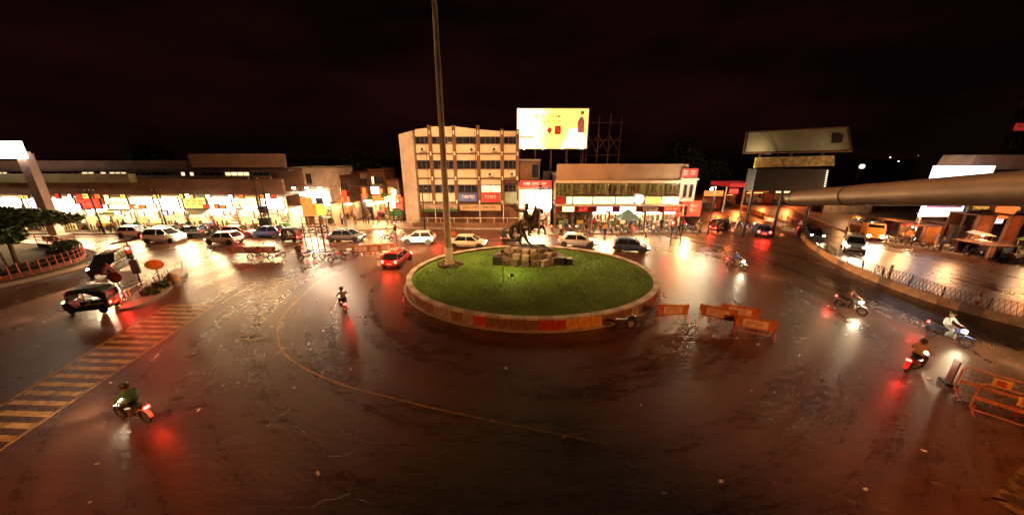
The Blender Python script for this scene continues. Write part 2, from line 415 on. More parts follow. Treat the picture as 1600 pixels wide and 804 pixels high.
def text(parent, s, x, z, y, size, m, name='lettering'):
    c = bpy.data.curves.new('t', 'FONT'); c.body = s; c.size = size; c.extrude = .012
    o = bpy.data.objects.new('t', c); COL.objects.link(o)
    bpy.context.view_layer.update()
    me = bpy.data.meshes.new_from_object(o.evaluated_get(bpy.context.evaluated_depsgraph_get()))
    bpy.data.objects.remove(o); me.name = name
    me.transform(Matrix.Translation((x, y - .02, z)) @ Matrix.Rotation(math.pi / 2, 4, 'X'))
    me.materials.clear(); me.materials.append(m)
    return put(name, me, parent)
def signboard(parent, x0, x1, z0, z1, y, face, letters=None, words=3, lines=1, seed=0, depth=.14, frame=M_dark, name='sign_board'):
    b = MB().bx(x0, x1, y - depth, y, z0, z1).build(name, face, parent)
    t = .06; f = MB()
    f.bx(x0 - t, x1 + t, y - depth - .03, y + .01, z1, z1 + t).bx(x0 - t, x1 + t, y - depth - .03, y + .01, z0 - t, z0)
    f.bx(x0 - t, x0, y - depth - .03, y + .01, z0, z1).bx(x1, x1 + t, y - depth - .03, y + .01, z0, z1)
    f.build('frame', frame, b)
    if letters: scribble(b, x0 + .08 * (x1 - x0), x1 - .06 * (x1 - x0), z0 + .2 * (z1 - z0), z1 - .2 * (z1 - z0), y - depth, letters, words, lines, seed)
    return b
def window(parent, x0, x1, z0, z1, y, n, glass=M_glass, frame=M_frame, rows=1, lit=()):
    t = .07; f = MB()
    f.bx(x0, x1, y - .06, y + .1, z1 - t, z1).bx(x0, x1, y - .06, y + .1, z0, z0 + t)
    w = (x1 - x0) / n
    for i in range(n + 1):
        c = x0 + i * w; f.bx(max(x0, c - t / 2), min(x1, c + t / 2), y - .055, y + .1, z0 + t, z1 - t)
    o = f.build('window', frame, parent)
    MB().bx(x0 - .08, x1 + .08, y - .16, y + .02, z0 - .1, z0 - .002).build('sill', M_conc, o)
    for i in range(n):
        g = rnd.choice(lit) if lit and rnd.random() < .8 else glass
        MB().box((x0 + (i + .5) * w, y + .03 + rnd.uniform(-.01, .01), (z0 + z1) / 2), (w - t, .02, z1 - z0 - 2 * t)).build('pane', g, o)
    return o
GOODS = [mat('goods_%d' % i, c, .5, var=.4, scale=8) for i, c in enumerate([(.6, .1, .06), (.65, .45, .1), (.1, .16, .3), (.7, .6, .5), (.5, .2, .08), (.15, .3, .12), (.5, .35, .25), (.08, .06, .05)])]
def shop(parent, x0, x1, y, z0, z1, depth=3.0, seed=0, tubes=2, wall=M_int, tube=None):
    """open shop unit: lit room with shelves of goods and a counter"""
    r = random.Random(seed); yb = y + depth; t = .08
    b = MB().bx(x0, x1, yb, yb + t, z0, z1).bx(x0, x0 + t, y, yb, z0, z1).bx(x1 - t, x1, y, yb, z0, z1)
    b.bx(x0 + t, x1 - t, y, yb, z0, z0 + t).bx(x0 + t, x1 - t, y + .02, yb, z1 - t, z1)
    o = b.build('shop_room', wall, parent)
    for k in range(tubes):
        yy = y + .5 + k * (depth - 1) / max(1, tubes - 1) if tubes > 1 else y + depth * .4
        MB().bx(x0 + .3, x1 - .3, yy, yy + .09, z1 - t - .14, z1 - t - .06).build('tube_light', tube or E_tube, o)
    g = MB(); zz = z0 + t; n = int((x1 - x0 - .3) / .34)
    sh = MB()
    for lev in range(int((z1 - z0 - 1.0) / .55)):
        zl = zz + .35 + lev * .55
        sh.bx(x0 + .15, x1 - .15, yb - .5, yb - .02, zl - .04, zl)
        for i in range(n):
            if r.random() < .12: continue
            xx = x0 + .2 + i * .34; hh = r.uniform(.2, .48); g.cur = r.randrange(8)
            g.bx(xx, xx + r.uniform(.2, .31), yb - .46, yb - .1, zl + .002, zl + hh)
    sh.build('shelf', M_white, o)
    tag(g.build('shelf_goods', GOODS, o), kind='stuff')
    MB().bx(x0 + t + .01, x1 - t - .01, y + .01, yb - .01, z0 + t + .002, z0 + t + .02).build('floor_mat', GOODS[6] if seed % 2 else GOODS[4], o)
    hg = MB()
    for i in range(int((x1 - x0) / .28)):
        if r.random() < .35: continue
        xx = x0 + .2 + i * .28; l = r.uniform(.3, 1.1); hg.cur = r.randrange(8); yy = y + r.uniform(.1, .9)
        hg.bx(xx, xx + r.uniform(.1, .24), yy, yy + .06, z1 - .35 - l, z1 - .35)
    for i in range(5):
        xx = x0 + .2 + r.random() * (x1 - x0 - .8); hh = r.uniform(.3, 1.0); hg.cur = r.randrange(8); hg.bx(xx, xx + r.uniform(.25, .5), y + .06, y + .24, z0 + t + .02, z0 + t + hh)
    tag(hg.build('hanging_stock', GOODS, o), kind='stuff')
    c = MB().bx(x0 + .5, x1 - .9, y + .25, y + .85, z0 + t, z0 + t + .95); c.build('counter', r.choice(GOODS), o)
    return o

# ------------------------------------------------------------------ traffic island with lawn, statue, mast
RC, RX, RY = Vector((1.6, 26.1, 0)), 9.95, 8.3
ri = site('roundabout', 'oval traffic island with lawn behind a low painted wall', 'traffic island', RC)
def el(a, k=0.0): return Vector((RC.x + (RX + k) * math.cos(a), RC.y + (RY + k) * math.sin(a), 0))
tag(MB().slab([tuple(el(2 * math.pi * i / 96, -.1)[:2]) for i in range(96)], .02, .60).build('lawn_soil', M_soil, ri))
NB = 72; acc = [0]; K = 720
for i in range(K): acc.append(acc[-1] + (el(2 * math.pi * (i + 1) / K) - el(2 * math.pi * i / K)).length)
tot = acc[-1]; bl = tot / NB
wall_m = [mat('wall_brown', (.17, .08, .045), .7, var=.5, scale=3, bump=.4), mat('wall_red', (.38, .03, .02), .6, var=.5, scale=3), mat('wall_ochre', (.50, .24, .04), .6, var=.45, scale=3), mat('wall_grey', (.25, .20, .16), .7, var=.5, scale=3, bump=.4)]
blk = [MB().box((0, 0, .36), (bl - .012, .30, .72)).mesh('wall_block', m) for m in wall_m]
cop = [MB().box((0, 0, .77), (bl - .03, .42, .10)).mesh('coping_stone', m) for m in (M_kerb, mat('coping_pale', (.48, .42, .34), .6, var=.4, scale=3))]
seq_rnd = random.Random(3)
for b in range(NB):
    s_ = (b + .5) * bl; i = max(j for j in range(K) if acc[j] <= s_)
    a = 2 * math.pi * (i + (s_ - acc[i]) / (acc[i + 1] - acc[i])) / K
    p = el(a); t = el(a + .01) - el(a - .01); rz = math.atan2(t.y, t.x)
    d = math.degrees(a) % 360
    k = 2 if 277 < d < 292 else (1 if 268 < d <= 277 or seq_rnd.random() < .14 else (3 if seq_rnd.random() < .25 else 0))
    put('wall_block', blk[k], ri, p - RC, rz)
    put('coping_stone', cop[b % 2], ri, p - RC, rz)
# kerb strip round the foot of the wall
b = MB()
for i in range(96):
    a0, a1 = 2 * math.pi * i / 96, 2 * math.pi * (i + 1) / 96
    P = [el(a0, .17), el(a1, .17), el(a1, .42), el(a0, .42)]
    b.add([(p.x, p.y, .05) for p in P] + [(p.x, p.y, 0) for p in P], [(0, 1, 2, 3), (3, 2, 6, 7), (0, 4, 5, 1)])
b.build('kerb_strip', M_conc, ri)
# grass blades
b = MB(); gr = random.Random(11)
for i in range(26000):
    a = gr.uniform(0, 2 * math.pi); q = math.sqrt(gr.random()) * .975
    x, y = RC.x + (RX - .25) * q * math.cos(a), RC.y + (RY - .25) * q * math.sin(a)
    h = gr.uniform(.03, .10); w = gr.uniform(.015, .035); c = gr.uniform(0, 6.28); dx, dy = math.cos(c) * w, math.sin(c) * w
    b.add([(x - dx, y - dy, .598), (x + dx, y + dy, .598), (x + gr.uniform(-.05, .05), y + gr.uniform(-.05, .05), .6 + h)], [(0, 1, 2)])
me = bpy.data.meshes.new('grass'); me.from_pydata(b.v, [], b.f); me.materials.append(M_grass)
g = bpy.data.objects.new('grass', me); COL.objects.link(g)
tag(g, 'short green grass covering the oval traffic island', 'grass', kind='stuff')

# high mast with its ring of sodium floodlights
mp_ = G(703, 423); mp_.z = 0
hm = thing('high_mast_light', 'tall tapering steel mast rising from the lawn beside the statue', 'light mast', mp_)
MB().lathe([(.34, .6), (.30, 3), (.27, 8), (.22, 16), (.16, 25.5)], n=16).build('mast_pole', M_mast, hm, True)
MB().lathe([(.36, .61), (.36, 2.2), (.345, 2.25)], n=16).build('base_sleeve', M_white, hm, True)
b = MB().lathe([(.5, .5), (.5, .78), (.42, .8)], n=12); b.build('footing', M_conc, hm)
MB().lathe([(.9, 24.9), (1.0, 25.0), (.9, 25.1)], n=20).build('lamp_ring', M_steel, hm)
for i in range(6):
    a = i * math.pi / 3 + .3; c, s_ = math.cos(a), math.sin(a)
    o = MB().box((1.15 * c, 1.15 * s_, 24.75), (.5, .45, .22), a).build('floodlight', M_steel, hm)
    MB().box((1.18 * c, 1.18 * s_, 24.61), (.4, .36, .04), a).build('lens', E_amber, o)
    f = (1.3 * c, 1.3 * s_, 24.5)
    if s_ > -.6: lamp('SPOT', 'sodium_beam', hm, f, 22000 if s_ > .3 else 13500, (1.0, .50, .19), aim(f, (15 * c, 15 * s_ + (6 if s_ < .3 else 3), 0)), .35, R(112 if s_ > .3 else 88), .9)
f = (0, -1.4, 24.5); lamp('SPOT', 'sodium_beam', hm, f, 11000, (1.0, .45, .16), aim(f, (8, -26, 13.5)), .35, R(34), .9)  # extra beam with no floodlight of its own, added to light the pipe
st = MB(); r = random.Random(5)
mats_rock = M_stone
for i in range(14):
    a = i / 14 * 6.28 + r.uniform(-.1, .1); d = r.uniform(.75, 1.15); s_ = r.uniform(.14, .26)
    o = MB().ball((0, 0, 0), s_ * 1.3, s_, s_ * .8, 7, 5).build('edging_rock', mats_rock)
    o.location = (mp_.x + d * math.cos(a), mp_.y + d * math.sin(a), .62 + s_ * .5); o.rotation_euler = (r.uniform(-.3, .3), 0, r.uniform(0, 3))
    tag(o, 'rough edging rock in the ring about the mast foot', 'rock', 'rocks ringing the mast foot')

# unseen street lamps added behind the camera to light the foreground from the front
for (x, y, tx, ty, e, lab) in ((-19, -5, -10, 20, 13500, 'added unseen sodium lamp behind the camera towards the zebra crossing'), (17, -5, 13, 19, 15000, 'added unseen sodium lamp behind the camera towards the barricades')):
    t = thing('street_lamp', lab, 'street lamp', (x, y, 0)); h = 13  # added lamp, unseen behind the camera
    MB().tube((0, 0, 0), (0, 0, h), .14, .08, 10).build('pole', M_steel, t); MB().path([(0, 0, h), (0, .8, h + .3), (0, 1.8, h + .35)], .05).build('arm', M_steel, t)
    o = MB().box((0, 2.1, h + .32), (.3, .7, .14)).build('added_lamp_head', M_steel, t); MB().box((0, 2.1, h + .235), (.22, .5, .02)).build('lens', E_amber, o)
    f = (0, 2.2, h + .1); lamp('SPOT', 'sodium_beam', t, f, e, (1.0, .31, .065), aim(f, (tx - x, ty - y, 0)), .3, R(70), 1.0)  # beam of the added unseen lamp
# ---- skin helper
def skin_mesh(name, chains, mats, root=0, levels=1, fat=1.25):
    vs = []; rs = []; es = []; idx = {}
    def vid(p):
        k = tuple(round(c, 3) for c in p[:3])
        if k not in idx: idx[k] = len(vs); vs.append(k); rs.append((p[3] * fat, p[3] * fat))
        return idx[k]
    for ch in chains:
        for i in range(len(ch) - 1):
            a, c = vid(ch[i]), vid(ch[i + 1])
            if a != c: es.append((a, c))
    me = bpy.data.meshes.new(name); me.from_pydata(vs, es, []); o = bpy.data.objects.new(name, me); COL.objects.link(o)
    md = o.modifiers.new('skin', 'SKIN'); md.use_smooth_shade = True; md.branch_smoothing = .4
    if not me.skin_vertices:
        bm = bmesh.new(); bm.from_mesh(me); bm.verts.layers.skin.verify(); bm.to_mesh(me); bm.free()
    for i, sv in enumerate(me.skin_vertices[0].data): sv.radius = rs[i]; sv.use_root = (i == root)
    sb = o.modifiers.new('sub', 'SUBSURF'); sb.levels = levels; sb.render_levels = levels
    bpy.context.view_layer.update()
    out = bpy.data.meshes.new_from_object(o.evaluated_get(bpy.context.evaluated_depsgraph_get()))
    bpy.data.objects.remove(o); out.name = name; out.materials.clear()
    for m in mats: out.materials.append(m)
    out.polygons.foreach_set('use_smooth', [True] * len(out.polygons))
    return out

SP_ = Vector((1.6, 30.0, 0)); SZ = 1.9
sb_ = site('statue_pedestal', 'heaped stone block pedestal under the bronze horseman', 'pedestal', SP_)
r = random.Random(9)
for (x0, x1, y0, y1, h) in ((-2.4, 2.3, -1.5, 1.5, 1.2),):
    MB().bx(SP_.x + x0, SP_.x + x1, SP_.y + y0, SP_.y + y1, .5, h).build('core', M_stone, sb_)
for lay, (hx, hy, z, hh) in enumerate(((3.0, 1.9, .55, .6), (2.2, 1.5, 1.12, .45), (1.5, 1.1, 1.52, .38))):
    n = 22 - lay * 4
    for i in range(n):
        a = 2 * math.pi * i / n; s_ = r.uniform(.42, .62) * (1 - .1 * lay)
        bb = MB().box((0, 0, 0), (s_ * 1.5, s_ * 1.2, hh + r.uniform(-.08, .1)), 0)
        bb.v = [(x * r.uniform(.82, 1.1), y * r.uniform(.82, 1.1), z_ * r.uniform(.85, 1.1)) for x, y, z_ in bb.v]
        o = bb.build('stone', M_stone if r.random() < .85 else M_conc)
        o.parent = sb_; o.location = (hx * math.cos(a), hy * math.sin(a), z + hh / 2); o.rotation_euler = (r.uniform(-.1, .1), r.uniform(-.1, .1), a + r.uniform(-.4, .4))
MB().bx(SP_.x - 1.5, SP_.x + 1.5, SP_.y - .9, SP_.y + .9, 1.2, SZ).build('plinth_top', M_stone, sb_)
for (x, w, h) in ((-2.9, .9, .8), (2.9, .9, .75), (3.5, .7, .65)):
    o = MB().box((SP_.x + x, SP_.y - 1.4, .55 + h / 2), (w, .6, h)).build('plaque_block', M_dark, sb_)
su = thing('equestrian_statue', 'dark bronze statue of a sword-bearing rider on a rearing horse', 'statue', (SP_.x - .25, SP_.y, SZ), R(-8))
P = (-.1, 0, 1.85, .42); C_ = (.6, 0, 2.15, .45); H_ = (-.75, 0, 1.95, .44)
put('horse', skin_mesh('horse', [
    [P, H_], [P, C_], [C_, (.85, 0, 2.62, .30), (1.0, 0, 3.1, .22), (1.08, 0, 3.55, .18), (1.3, 0, 3.42, .15), (1.55, 0, 3.15, .10)],
    [H_, (-1.2, 0, 2.1, .10), (-1.42, 0, 1.6, .2), (-1.5, 0, 1.15, .2), (-1.45, 0, .72, .06)],
    [H_, (-.62, .27, 1.45, .24), (-.42, .29, 1.1, .15), (-.75, .29, .62, .085), (-.52, .29, .14, .06), (-.42, .29, .04, .085)],
    [H_, (-.5, -.27, 1.45, .24), (-.12, -.29, 1.15, .15), (.12, -.29, .58, .085), (.52, -.29, .14, .06), (.64, -.29, .04, .085)],
    [C_, (.95, .24, 1.95, .17), (1.22, .24, 1.95, .10), (1.12, .24, 1.4, .06), (1.05, .24, 1.15, .08)],
    [C_, (1.1, -.24, 2.0, .17), (1.55, -.24, 2.0, .10), (1.75, -.24, 1.5, .06), (1.72, -.24, 1.22, .08)]], [M_bronze], 0, fat=1.5), su)
bm_ = MB()
for s_ in (-1, 1): bm_.tube((1.05, .1 * s_, 3.66), (1.06, .12 * s_, 3.88), .05, .012, 5)
bm_.build('ear', M_bronze, su)
b = MB()
for k in range(9):
    t = k / 8; x, z = .72 + .3 * t, 2.75 + .95 * t
    b.box((x - .18, 0, z), (.16, .07, .3), 0, -.5 + .15 * math.sin(k * 2))
b.build('mane', M_bronze, su)
TP = (-.05, 0, 2.5, .27); TC = (-.05, 0, 3.12, .27)
rider = put('rider', skin_mesh('rider', [
    [TP, (-.05, 0, 2.8, .22), TC, (-.03, 0, 3.45, .10), (0, 0, 3.62, .15), (.02, 0, 3.82, .15)],
    [TC, (-.05, .30, 3.28, .13), (-.68, .42, 3.30, .10), (-1.15, .42, 3.42, .075), (-1.32, .42, 3.46, .07)],
    [TC, (-.05, -.30, 3.28, .13), (.22, -.42, 2.9, .10), (.58, -.25, 2.85, .075), (.7, -.2, 2.86, .06)],
    [TP, (.12, .34, 2.42, .19), (.42, .50, 1.95, .14), (.25, .52, 1.42, .10), (.22, .52, 1.26, .08), (.48, .54, 1.2, .06)],
    [TP, (.12, -.34, 2.42, .19), (.42, -.50, 1.95, .14), (.25, -.52, 1.42, .10), (.22, -.52, 1.26, .08), (.48, -.54, 1.2, .06)]], [M_bronze], 0, fat=1.5), su)
MB().lathe([(.19, 3.80), (.22, 3.88), (.19, 3.98), (.08, 4.08), (.03, 4.25)], n=10).build('turban', M_bronze, rider)
b = MB().tube((-1.22, .42, 3.40), (-1.4, .42, 3.55), .03).box((-1.4, .42, 3.55), (.05, .22, .22), 0, -.8).path([(-1.4, .42, 3.55), (-1.75, .42, 3.86), (-2.05, .42, 4.22)], [.035, .03, .008], 6)
b.build('sword', M_bronze, su)
MB().loft([[(x, y * w, z) for y, z in ((-.46, 1.9), (-.4, 2.28), (0, 2.36), (.4, 2.28), (.46, 1.9))] for x, w in ((-.55, .9), (-.1, 1.02), (.35, .95))]).build('saddle_cloth', M_bronze, su)
MB().loft([[(-.22 - .25 * t + k * .04, y, 3.35 - 1.05 * t) for k, y in ((0, -.28 - .1 * t), (0, .28 + .1 * t), (1, .28 + .1 * t), (1, -.28 - .1 * t))] for t in (0, .5, 1)]).build('cloak', M_bronze, su)

# slim posts and ground floodlights on the lawn
for (u, v, h, lab) in ((786, 443, 2.6, 'slim dark post standing alone on the lawn before the statue'), (841, 428, 7.2, 'tall thin pole on the lawn at the pedestal corner')):
    p = G(u, v, .6); t = thing('lawn_post', lab, 'post', p)
    MB().tube((0, 0, -.05), (0, 0, h), .045, .03).build('pole', M_steel, t)
    MB().lathe([(.12, -.02), (.12, .06), (.06, .1)], n=10).build('base_plate', M_steel, t)
    MB().box((0, 0, h + .02), (.22, .10, .14)).build('cap_box', M_dark, t)
fl = G(800, 432, .6); t = thing('ground_floodlight', 'small lit floodlight on the lawn aimed at the bronze horseman', 'floodlight', fl)
MB().box((0, 0, .16), (.3, .18, .22), 0).build('housing', M_dark, t); MB().box((0, .1, .18), (.24, .02, .16)).build('lens', E_amber, t)
lamp('POINT', 'lawn_light', t, (0, .15, 1.5), 150, (1.0, .78, .22), size=.15)
lamp('SPOT', 'statue_light', t, (0, .3, .35), 240, (1.0, .62, .25), aim((0, .3, .35), (1.2, 1.6, 2.8)), .15, R(95), .7)

# ------------------------------------------------------------------ four-storey office block
Y4 = 51.0
ob = site('office_block', 'four storey cream office block with brown pillars and ribbon windows', 'building', (-7.7, Y4, 0))
XL, XR = -16.4, .9
fz = [(11.75, 12.75, 10.4), (8.2, 9.45, 6.85), (4.7, 5.9, 3.25)]
pill = [-11.95, -8.45, -4.95, -1.45]
edges = [-14.2] + pill + [XR]
MB().bx(XL + .3, XR, Y4 + .5, Y4 + 12, 0, 13.0).build('core_wall', M_dkwall, ob)
MB().prism([(XL, 0), (-14.35, 0), (-14.35, 13.6), (XL, 13.05)], Y4 - .35, Y4 + 12).build('end_pier', M_pier, ob)
# solid wall bands between the windows, each bay its own panel
pan = {}
for i in range(5):
    x0, x1 = edges[i] + (.25 if i else .1), edges[i + 1] - (.25 if i < 4 else .1)
    top0 = 13.75 if i == 0 else (14.15 if i == 1 else (14.15 if i == 2 else (13.75 if i == 3 else 13.55)))
    top1 = 13.95 if i == 0 else (14.15 if i == 1 else (13.8 if i == 2 else (13.5 if i == 3 else 13.5)))
    MB().prism([(x0, 12.8), (x1, 12.8), (x1, top1), (x0, top0)], Y4, Y4 + .5).build('wall_panel', M_cream, ob)
    for (z0, z1, zl) in fz:
        MB().bx(x0, x1, Y4, Y4 + .5, zl + .12, z0 - .05).build('wall_panel', M_cream, ob)
        zt = zl - .12
        zb_ = {10.4: 9.5, 6.85: 5.95, 3.25: 2.95}[zl]
        MB().bx(x0, x1, Y4 + .002, Y4 + .5, zb_, zt).build('wall_panel', M_cream, ob)
        n = 3 if (x1 - x0) < 3 else 4
        lit = (glow('office_lit', (1, .85, .6), 1.0, .7, 1.2),) if (i == 3 and z0 == 4.7) else ()
        window(ob, x0 + .02, x1 - .02, z0, z1, Y4 + .12, n, M_glass, lit=lit)
    for zl in (10.4, 6.85, 3.25):
        MB().bx(x0, x1, Y4 - .10, Y4 + .4, zl - .115, zl + .115).build('floor_ledge', M_brown, ob)
for x in pill + [XR - .1]:
    MB().bx(x - .25, x + .25, Y4 - .25, Y4 + .5, 2.6, 14.3 if x < -4 else 13.8).build('pillar', M_brown, ob)
    for z in (10.4, 6.85, 3.3, 13.3):
        MB().bx(x - .1, x + .1, Y4 - .34, Y4 - .252, z - .25, z + .3).build('pillar_fitting', M_white, ob)
MB().prism([(XL + .4, 13.0), (XR, 13.0), (XR, 13.3), (-8, 13.9), (XL + .4, 13.2)], Y4 + .6, Y4 + 11.9).build('roof', M_dkwall, ob)
MB().bx(-14.3, XR, Y4 + .3, Y4 + .5, .12, 2.9).build('ground_floor_wall', M_brown, ob)
for x in (-13.0, -9.6, -6.2, -2.6): MB().bx(x, x + 2.2, Y4 + .18, Y4 + .29, .14, 2.0).build('shutter', M_rust, ob)
for x in (-11.7, -4.9, -1.3): MB().tube((x, Y4 - .9, .12), (x, Y4 - .9, 3.0), .06).build('canopy_post', M_white, ob)
for k_, (x, z) in enumerate(((-13.4, 10.75), (-10.2, 7.2), (-6.2, 10.7), (-3.6, 7.2), (-2.9, 10.75), (-.3, 7.25))):
    o = MB().bx(x, x + .8, Y4 - .38, Y4 - .002, z, z + .55).build('air_conditioner', M_white, ob); MB().lathe([(.2, -.01), (.2, .01)], (x + .28, Y4 - .392, z + .27), 'Y', 12).build('fan_grille', M_dark, o)
for k_, (x, z0_, z1_) in enumerate(((-12.6, 3.4, 12.6), (-5.4, 3.4, 13.4))): MB().tube((x, Y4 - .1, z0_), (x, Y4 - .1, z1_), .045, n=6).build('drain_pipe', M_rust, ob)
# signs hung on it
signboard(ob, -8.1, -5.3, 3.5, 4.65, Y4 - .3, E_blue, M_white, 1, 1, 2)
signboard(ob, -4.55, -1.9, 3.4, 4.75, Y4 - .3, E_dred, M_white, 1, 1, 5, frame=M_orange)
signboard(ob, -1.1, .75, 3.2, 4.9, Y4 - .3, mat('grey_green_board', (.25, .30, .24), .6), None)
signboard(ob, -1.15, .75, 6.05, 6.6, Y4 - .3, M_blackp, M_redp, 2, 1, 6)
signboard(ob, -8.0, -1.7, 2.1, 3.0, Y4 - .55, mat('tan_banner', (.55, .36, .20), .7, var=.3), M_dark, 4, 1, 8)
bn = signboard(ob, -13.7, -8.3, 1.95, 3.0, Y4 - .55, mat('pale_banner', (.55, .42, .36), .7, var=.3), M_dark, 3, 1, 9)
MB().bx(-13.7, -8.3, Y4 - .72, Y4 - .70, 1.95, 2.35).build('green_band', mat('green_cloth', (.06, .16, .04), .8), bn)
scribble(bn, -13, -9, 2.42, 2.8, Y4 - .7, M_white, 3, 1, 31)
# low wall and railing before it
fw = site('boundary_wall', 'low brown boundary wall with thin rail before the office block', 'wall', (-7, 47.6, .13))
MB().bx(-14.5, 1.5, 47.5, 47.7, .13, .75).build('wall_body', M_brown, fw)
for i in range(9): MB().tube((-14.3 + i * 1.95, 47.6, .75), (-14.3 + i * 1.95, 47.6, 1.5), .035).build('post', M_white, fw)
MB().tube((-14.4, 47.6, 1.45), (1.4, 47.6, 1.45), .03).build('rail', M_white, fw)

# ------------------------------------------------------------------ annex with white lit shop
an = site('annex_building', 'narrow annex with glaring white shopfront and red sign between two blocks', 'building', (3.6, 50, 0))
MB().bx(1.0, 6.0, 50.6, 58, 0, 6.3).build('wall', M_tan, an)
MB().bx(1.1, 4.2, 51.2, 57, 6.3, 9.4).build('upper_room', M_brown, an)
MB().bx(1.0, 4.3, 50.9, 57.2, 9.4, 9.6).build('upper_roof', M_conc, an)
window(an, 3.0, 4.0, 6.9, 8.9, 51.12, 1); window(an, 4.6, 5.6, 4.9, 6.1, 50.5, 2)
MB().bx(4.7, 5.7, 51.4, 53, 6.3, 7.9).build('water_tank', M_blackp, an)
signboard(an, 1.2, 5.9, 5.6, 6.6, 50.4, E_dred, M_white, 3, 1, 12)
shop(an, 1.1, 3.3, 47.9, .13, 2.6, 2.6, 21, 2); shop(an, 3.4, 5.6, 47.9, .13, 2.6, 2.6, 22, 2)
signboard(an, 1.9, 3.3, 2.8, 5.4, 48.4, E_white); signboard(an, 3.5, 5.7, 2.75, 5.4, 48.2, E_white, mat('faint_letter', (.7, .4, .3), .6), 1, 4, 13)
signboard(an, 1.05, 1.8, 2.8, 5.4, 48.5, E_warm, M_redp, 1, 4, 14)
spill(an, (3.5, 45.6, 3.0), 1500, (1, .80, .5))

# billboard on the annex roof
bb = site('rooftop_billboard', 'large floodlit yellow and white billboard on a roof frame', 'billboard', (6.2, 52, 6.3))
p0, p1 = D(808, 232, 52), D(920, 170, 52)
bx0, bx1, bz0, bz1 = p0.x, p1.x, p0.z, p1.z
def poster_glare_mat():  # overexposed white at the left painted into colour and glow, fading to yellow
    m = bpy.data.materials.new('glare_poster'); m.use_nodes = True; t = m.node_tree; b = t.nodes['Principled BSDF']; N = t.nodes.new
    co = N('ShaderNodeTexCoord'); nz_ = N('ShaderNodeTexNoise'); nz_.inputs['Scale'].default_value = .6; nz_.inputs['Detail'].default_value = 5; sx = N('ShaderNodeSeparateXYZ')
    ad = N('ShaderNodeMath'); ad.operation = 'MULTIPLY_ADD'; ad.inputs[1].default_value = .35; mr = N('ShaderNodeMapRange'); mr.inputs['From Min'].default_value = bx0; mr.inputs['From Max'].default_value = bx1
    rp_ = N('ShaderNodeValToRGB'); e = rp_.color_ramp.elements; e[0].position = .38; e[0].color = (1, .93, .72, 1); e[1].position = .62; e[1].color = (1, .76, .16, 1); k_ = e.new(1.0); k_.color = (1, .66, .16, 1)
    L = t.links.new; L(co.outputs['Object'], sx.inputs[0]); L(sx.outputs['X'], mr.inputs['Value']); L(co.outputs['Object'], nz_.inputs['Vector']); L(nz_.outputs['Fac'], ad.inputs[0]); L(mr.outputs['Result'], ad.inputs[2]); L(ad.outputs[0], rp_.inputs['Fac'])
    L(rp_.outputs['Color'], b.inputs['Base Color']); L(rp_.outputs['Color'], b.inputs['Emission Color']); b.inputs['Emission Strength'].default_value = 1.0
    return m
face = MB().bx(bx0, bx1, 51.9, 52.1, bz0, bz1).build('poster', poster_glare_mat(), bb)
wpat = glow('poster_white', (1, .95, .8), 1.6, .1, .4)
def patch(parent, x0, x1, z0, z1, y, m, name='printed_patch'): return MB().bx(x0, x1, y - .02, y, z0, z1).build(name, m, parent)
bw, bh = bx1 - bx0, bz1 - bz0
q = lambda x: bx0 + bw * x
qz = lambda z: bz0 + bh * z
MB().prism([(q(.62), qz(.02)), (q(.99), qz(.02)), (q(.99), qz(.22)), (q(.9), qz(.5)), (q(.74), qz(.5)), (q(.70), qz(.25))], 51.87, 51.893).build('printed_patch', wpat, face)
scribble(face, q(.22), q(.64), qz(.74), qz(.86), 51.9, mat('poster_brown', (.18, .08, .03), .7), 4, 1, 15)
scribble(face, q(.34), q(.64), qz(.64), qz(.72), 51.9, MATS['poster_brown'], 4, 1, 16)
patch(face, q(.53), q(.62), qz(.36), qz(.58), 51.89, mat('poster_red', (.7, .05, .05), .6))
MB().prism([(q(.46), qz(.36)), (q(.495), qz(.47)), (q(.46), qz(.56)), (q(.42), qz(.47))], 51.87, 51.89).build('printed_mark', mat('poster_red', (.7, .05, .05), .6), face)
# printed figure of a woman in a pink sari seated above a white mount
pk = mat('poster_pink', (.75, .25, .4), .6); ps = mat('poster_skin', (.75, .45, .3), .6)
MB().prism([(q(.86), qz(.40)), (q(.95), qz(.40)), (q(.945), qz(.70)), (q(.92), qz(.80)), (q(.885), qz(.80)), (q(.85), qz(.66))], 51.85, 51.868).build('printed_sari', pk, face)
MB().lathe([(bw * .02, 0), (bw * .02, .02)], (q(.905), 51.84, qz(.88)), 'Y', 12).build('printed_face', ps, face)
MB().lathe([(bw * .024, 0), (bw * .024, .01)], (q(.912), 51.865, qz(.90)), 'Y', 12).build('printed_hair', M_hair, face)
patch(face, q(.04), q(.24), qz(.27), qz(.31), 51.87, mat('poster_grey', (.6, .5, .4), .6), 'printed_line')
f = MB()
f.bx(bx0 - .1, bx1 + .1, 51.84, 52.2, bz1, bz1 + .12).bx(bx0 - .1, bx1 + .1, 51.84, 52.2, bz0 - .12, bz0).bx(bx0 - .12, bx0, 51.84, 52.2, bz0, bz1).bx(bx1, bx1 + .12, 51.84, 52.2, bz0, bz1)
f.build('frame', M_steel, bb)
for i in range(5):
    x = bx0 + .4 + i * (bw - .8) / 4
    MB().tube((x, 52.3, 6.2), (x, 52.3, bz1), .08).build('support_post', M_rust, bb)
    MB().tube((x, 54.6, 6.2), (x, 52.35, bz1 - 1), .05).build('brace', M_rust, bb)
for i in range(4):
    x = bx0 + 1 + i * (bw - 2) / 3
    o = MB().path([(x, 51.9, bz0 - .1), (x, 50.6, bz0 - .2)], .03).box((x, 50.5, bz0 - .15), (.35, .2, .2)).build('poster_lamp', M_dark, bb)
    MB().box((x, 50.55, bz0 - .03), (.28, .14, .03)).build('lens', E_tube, o)
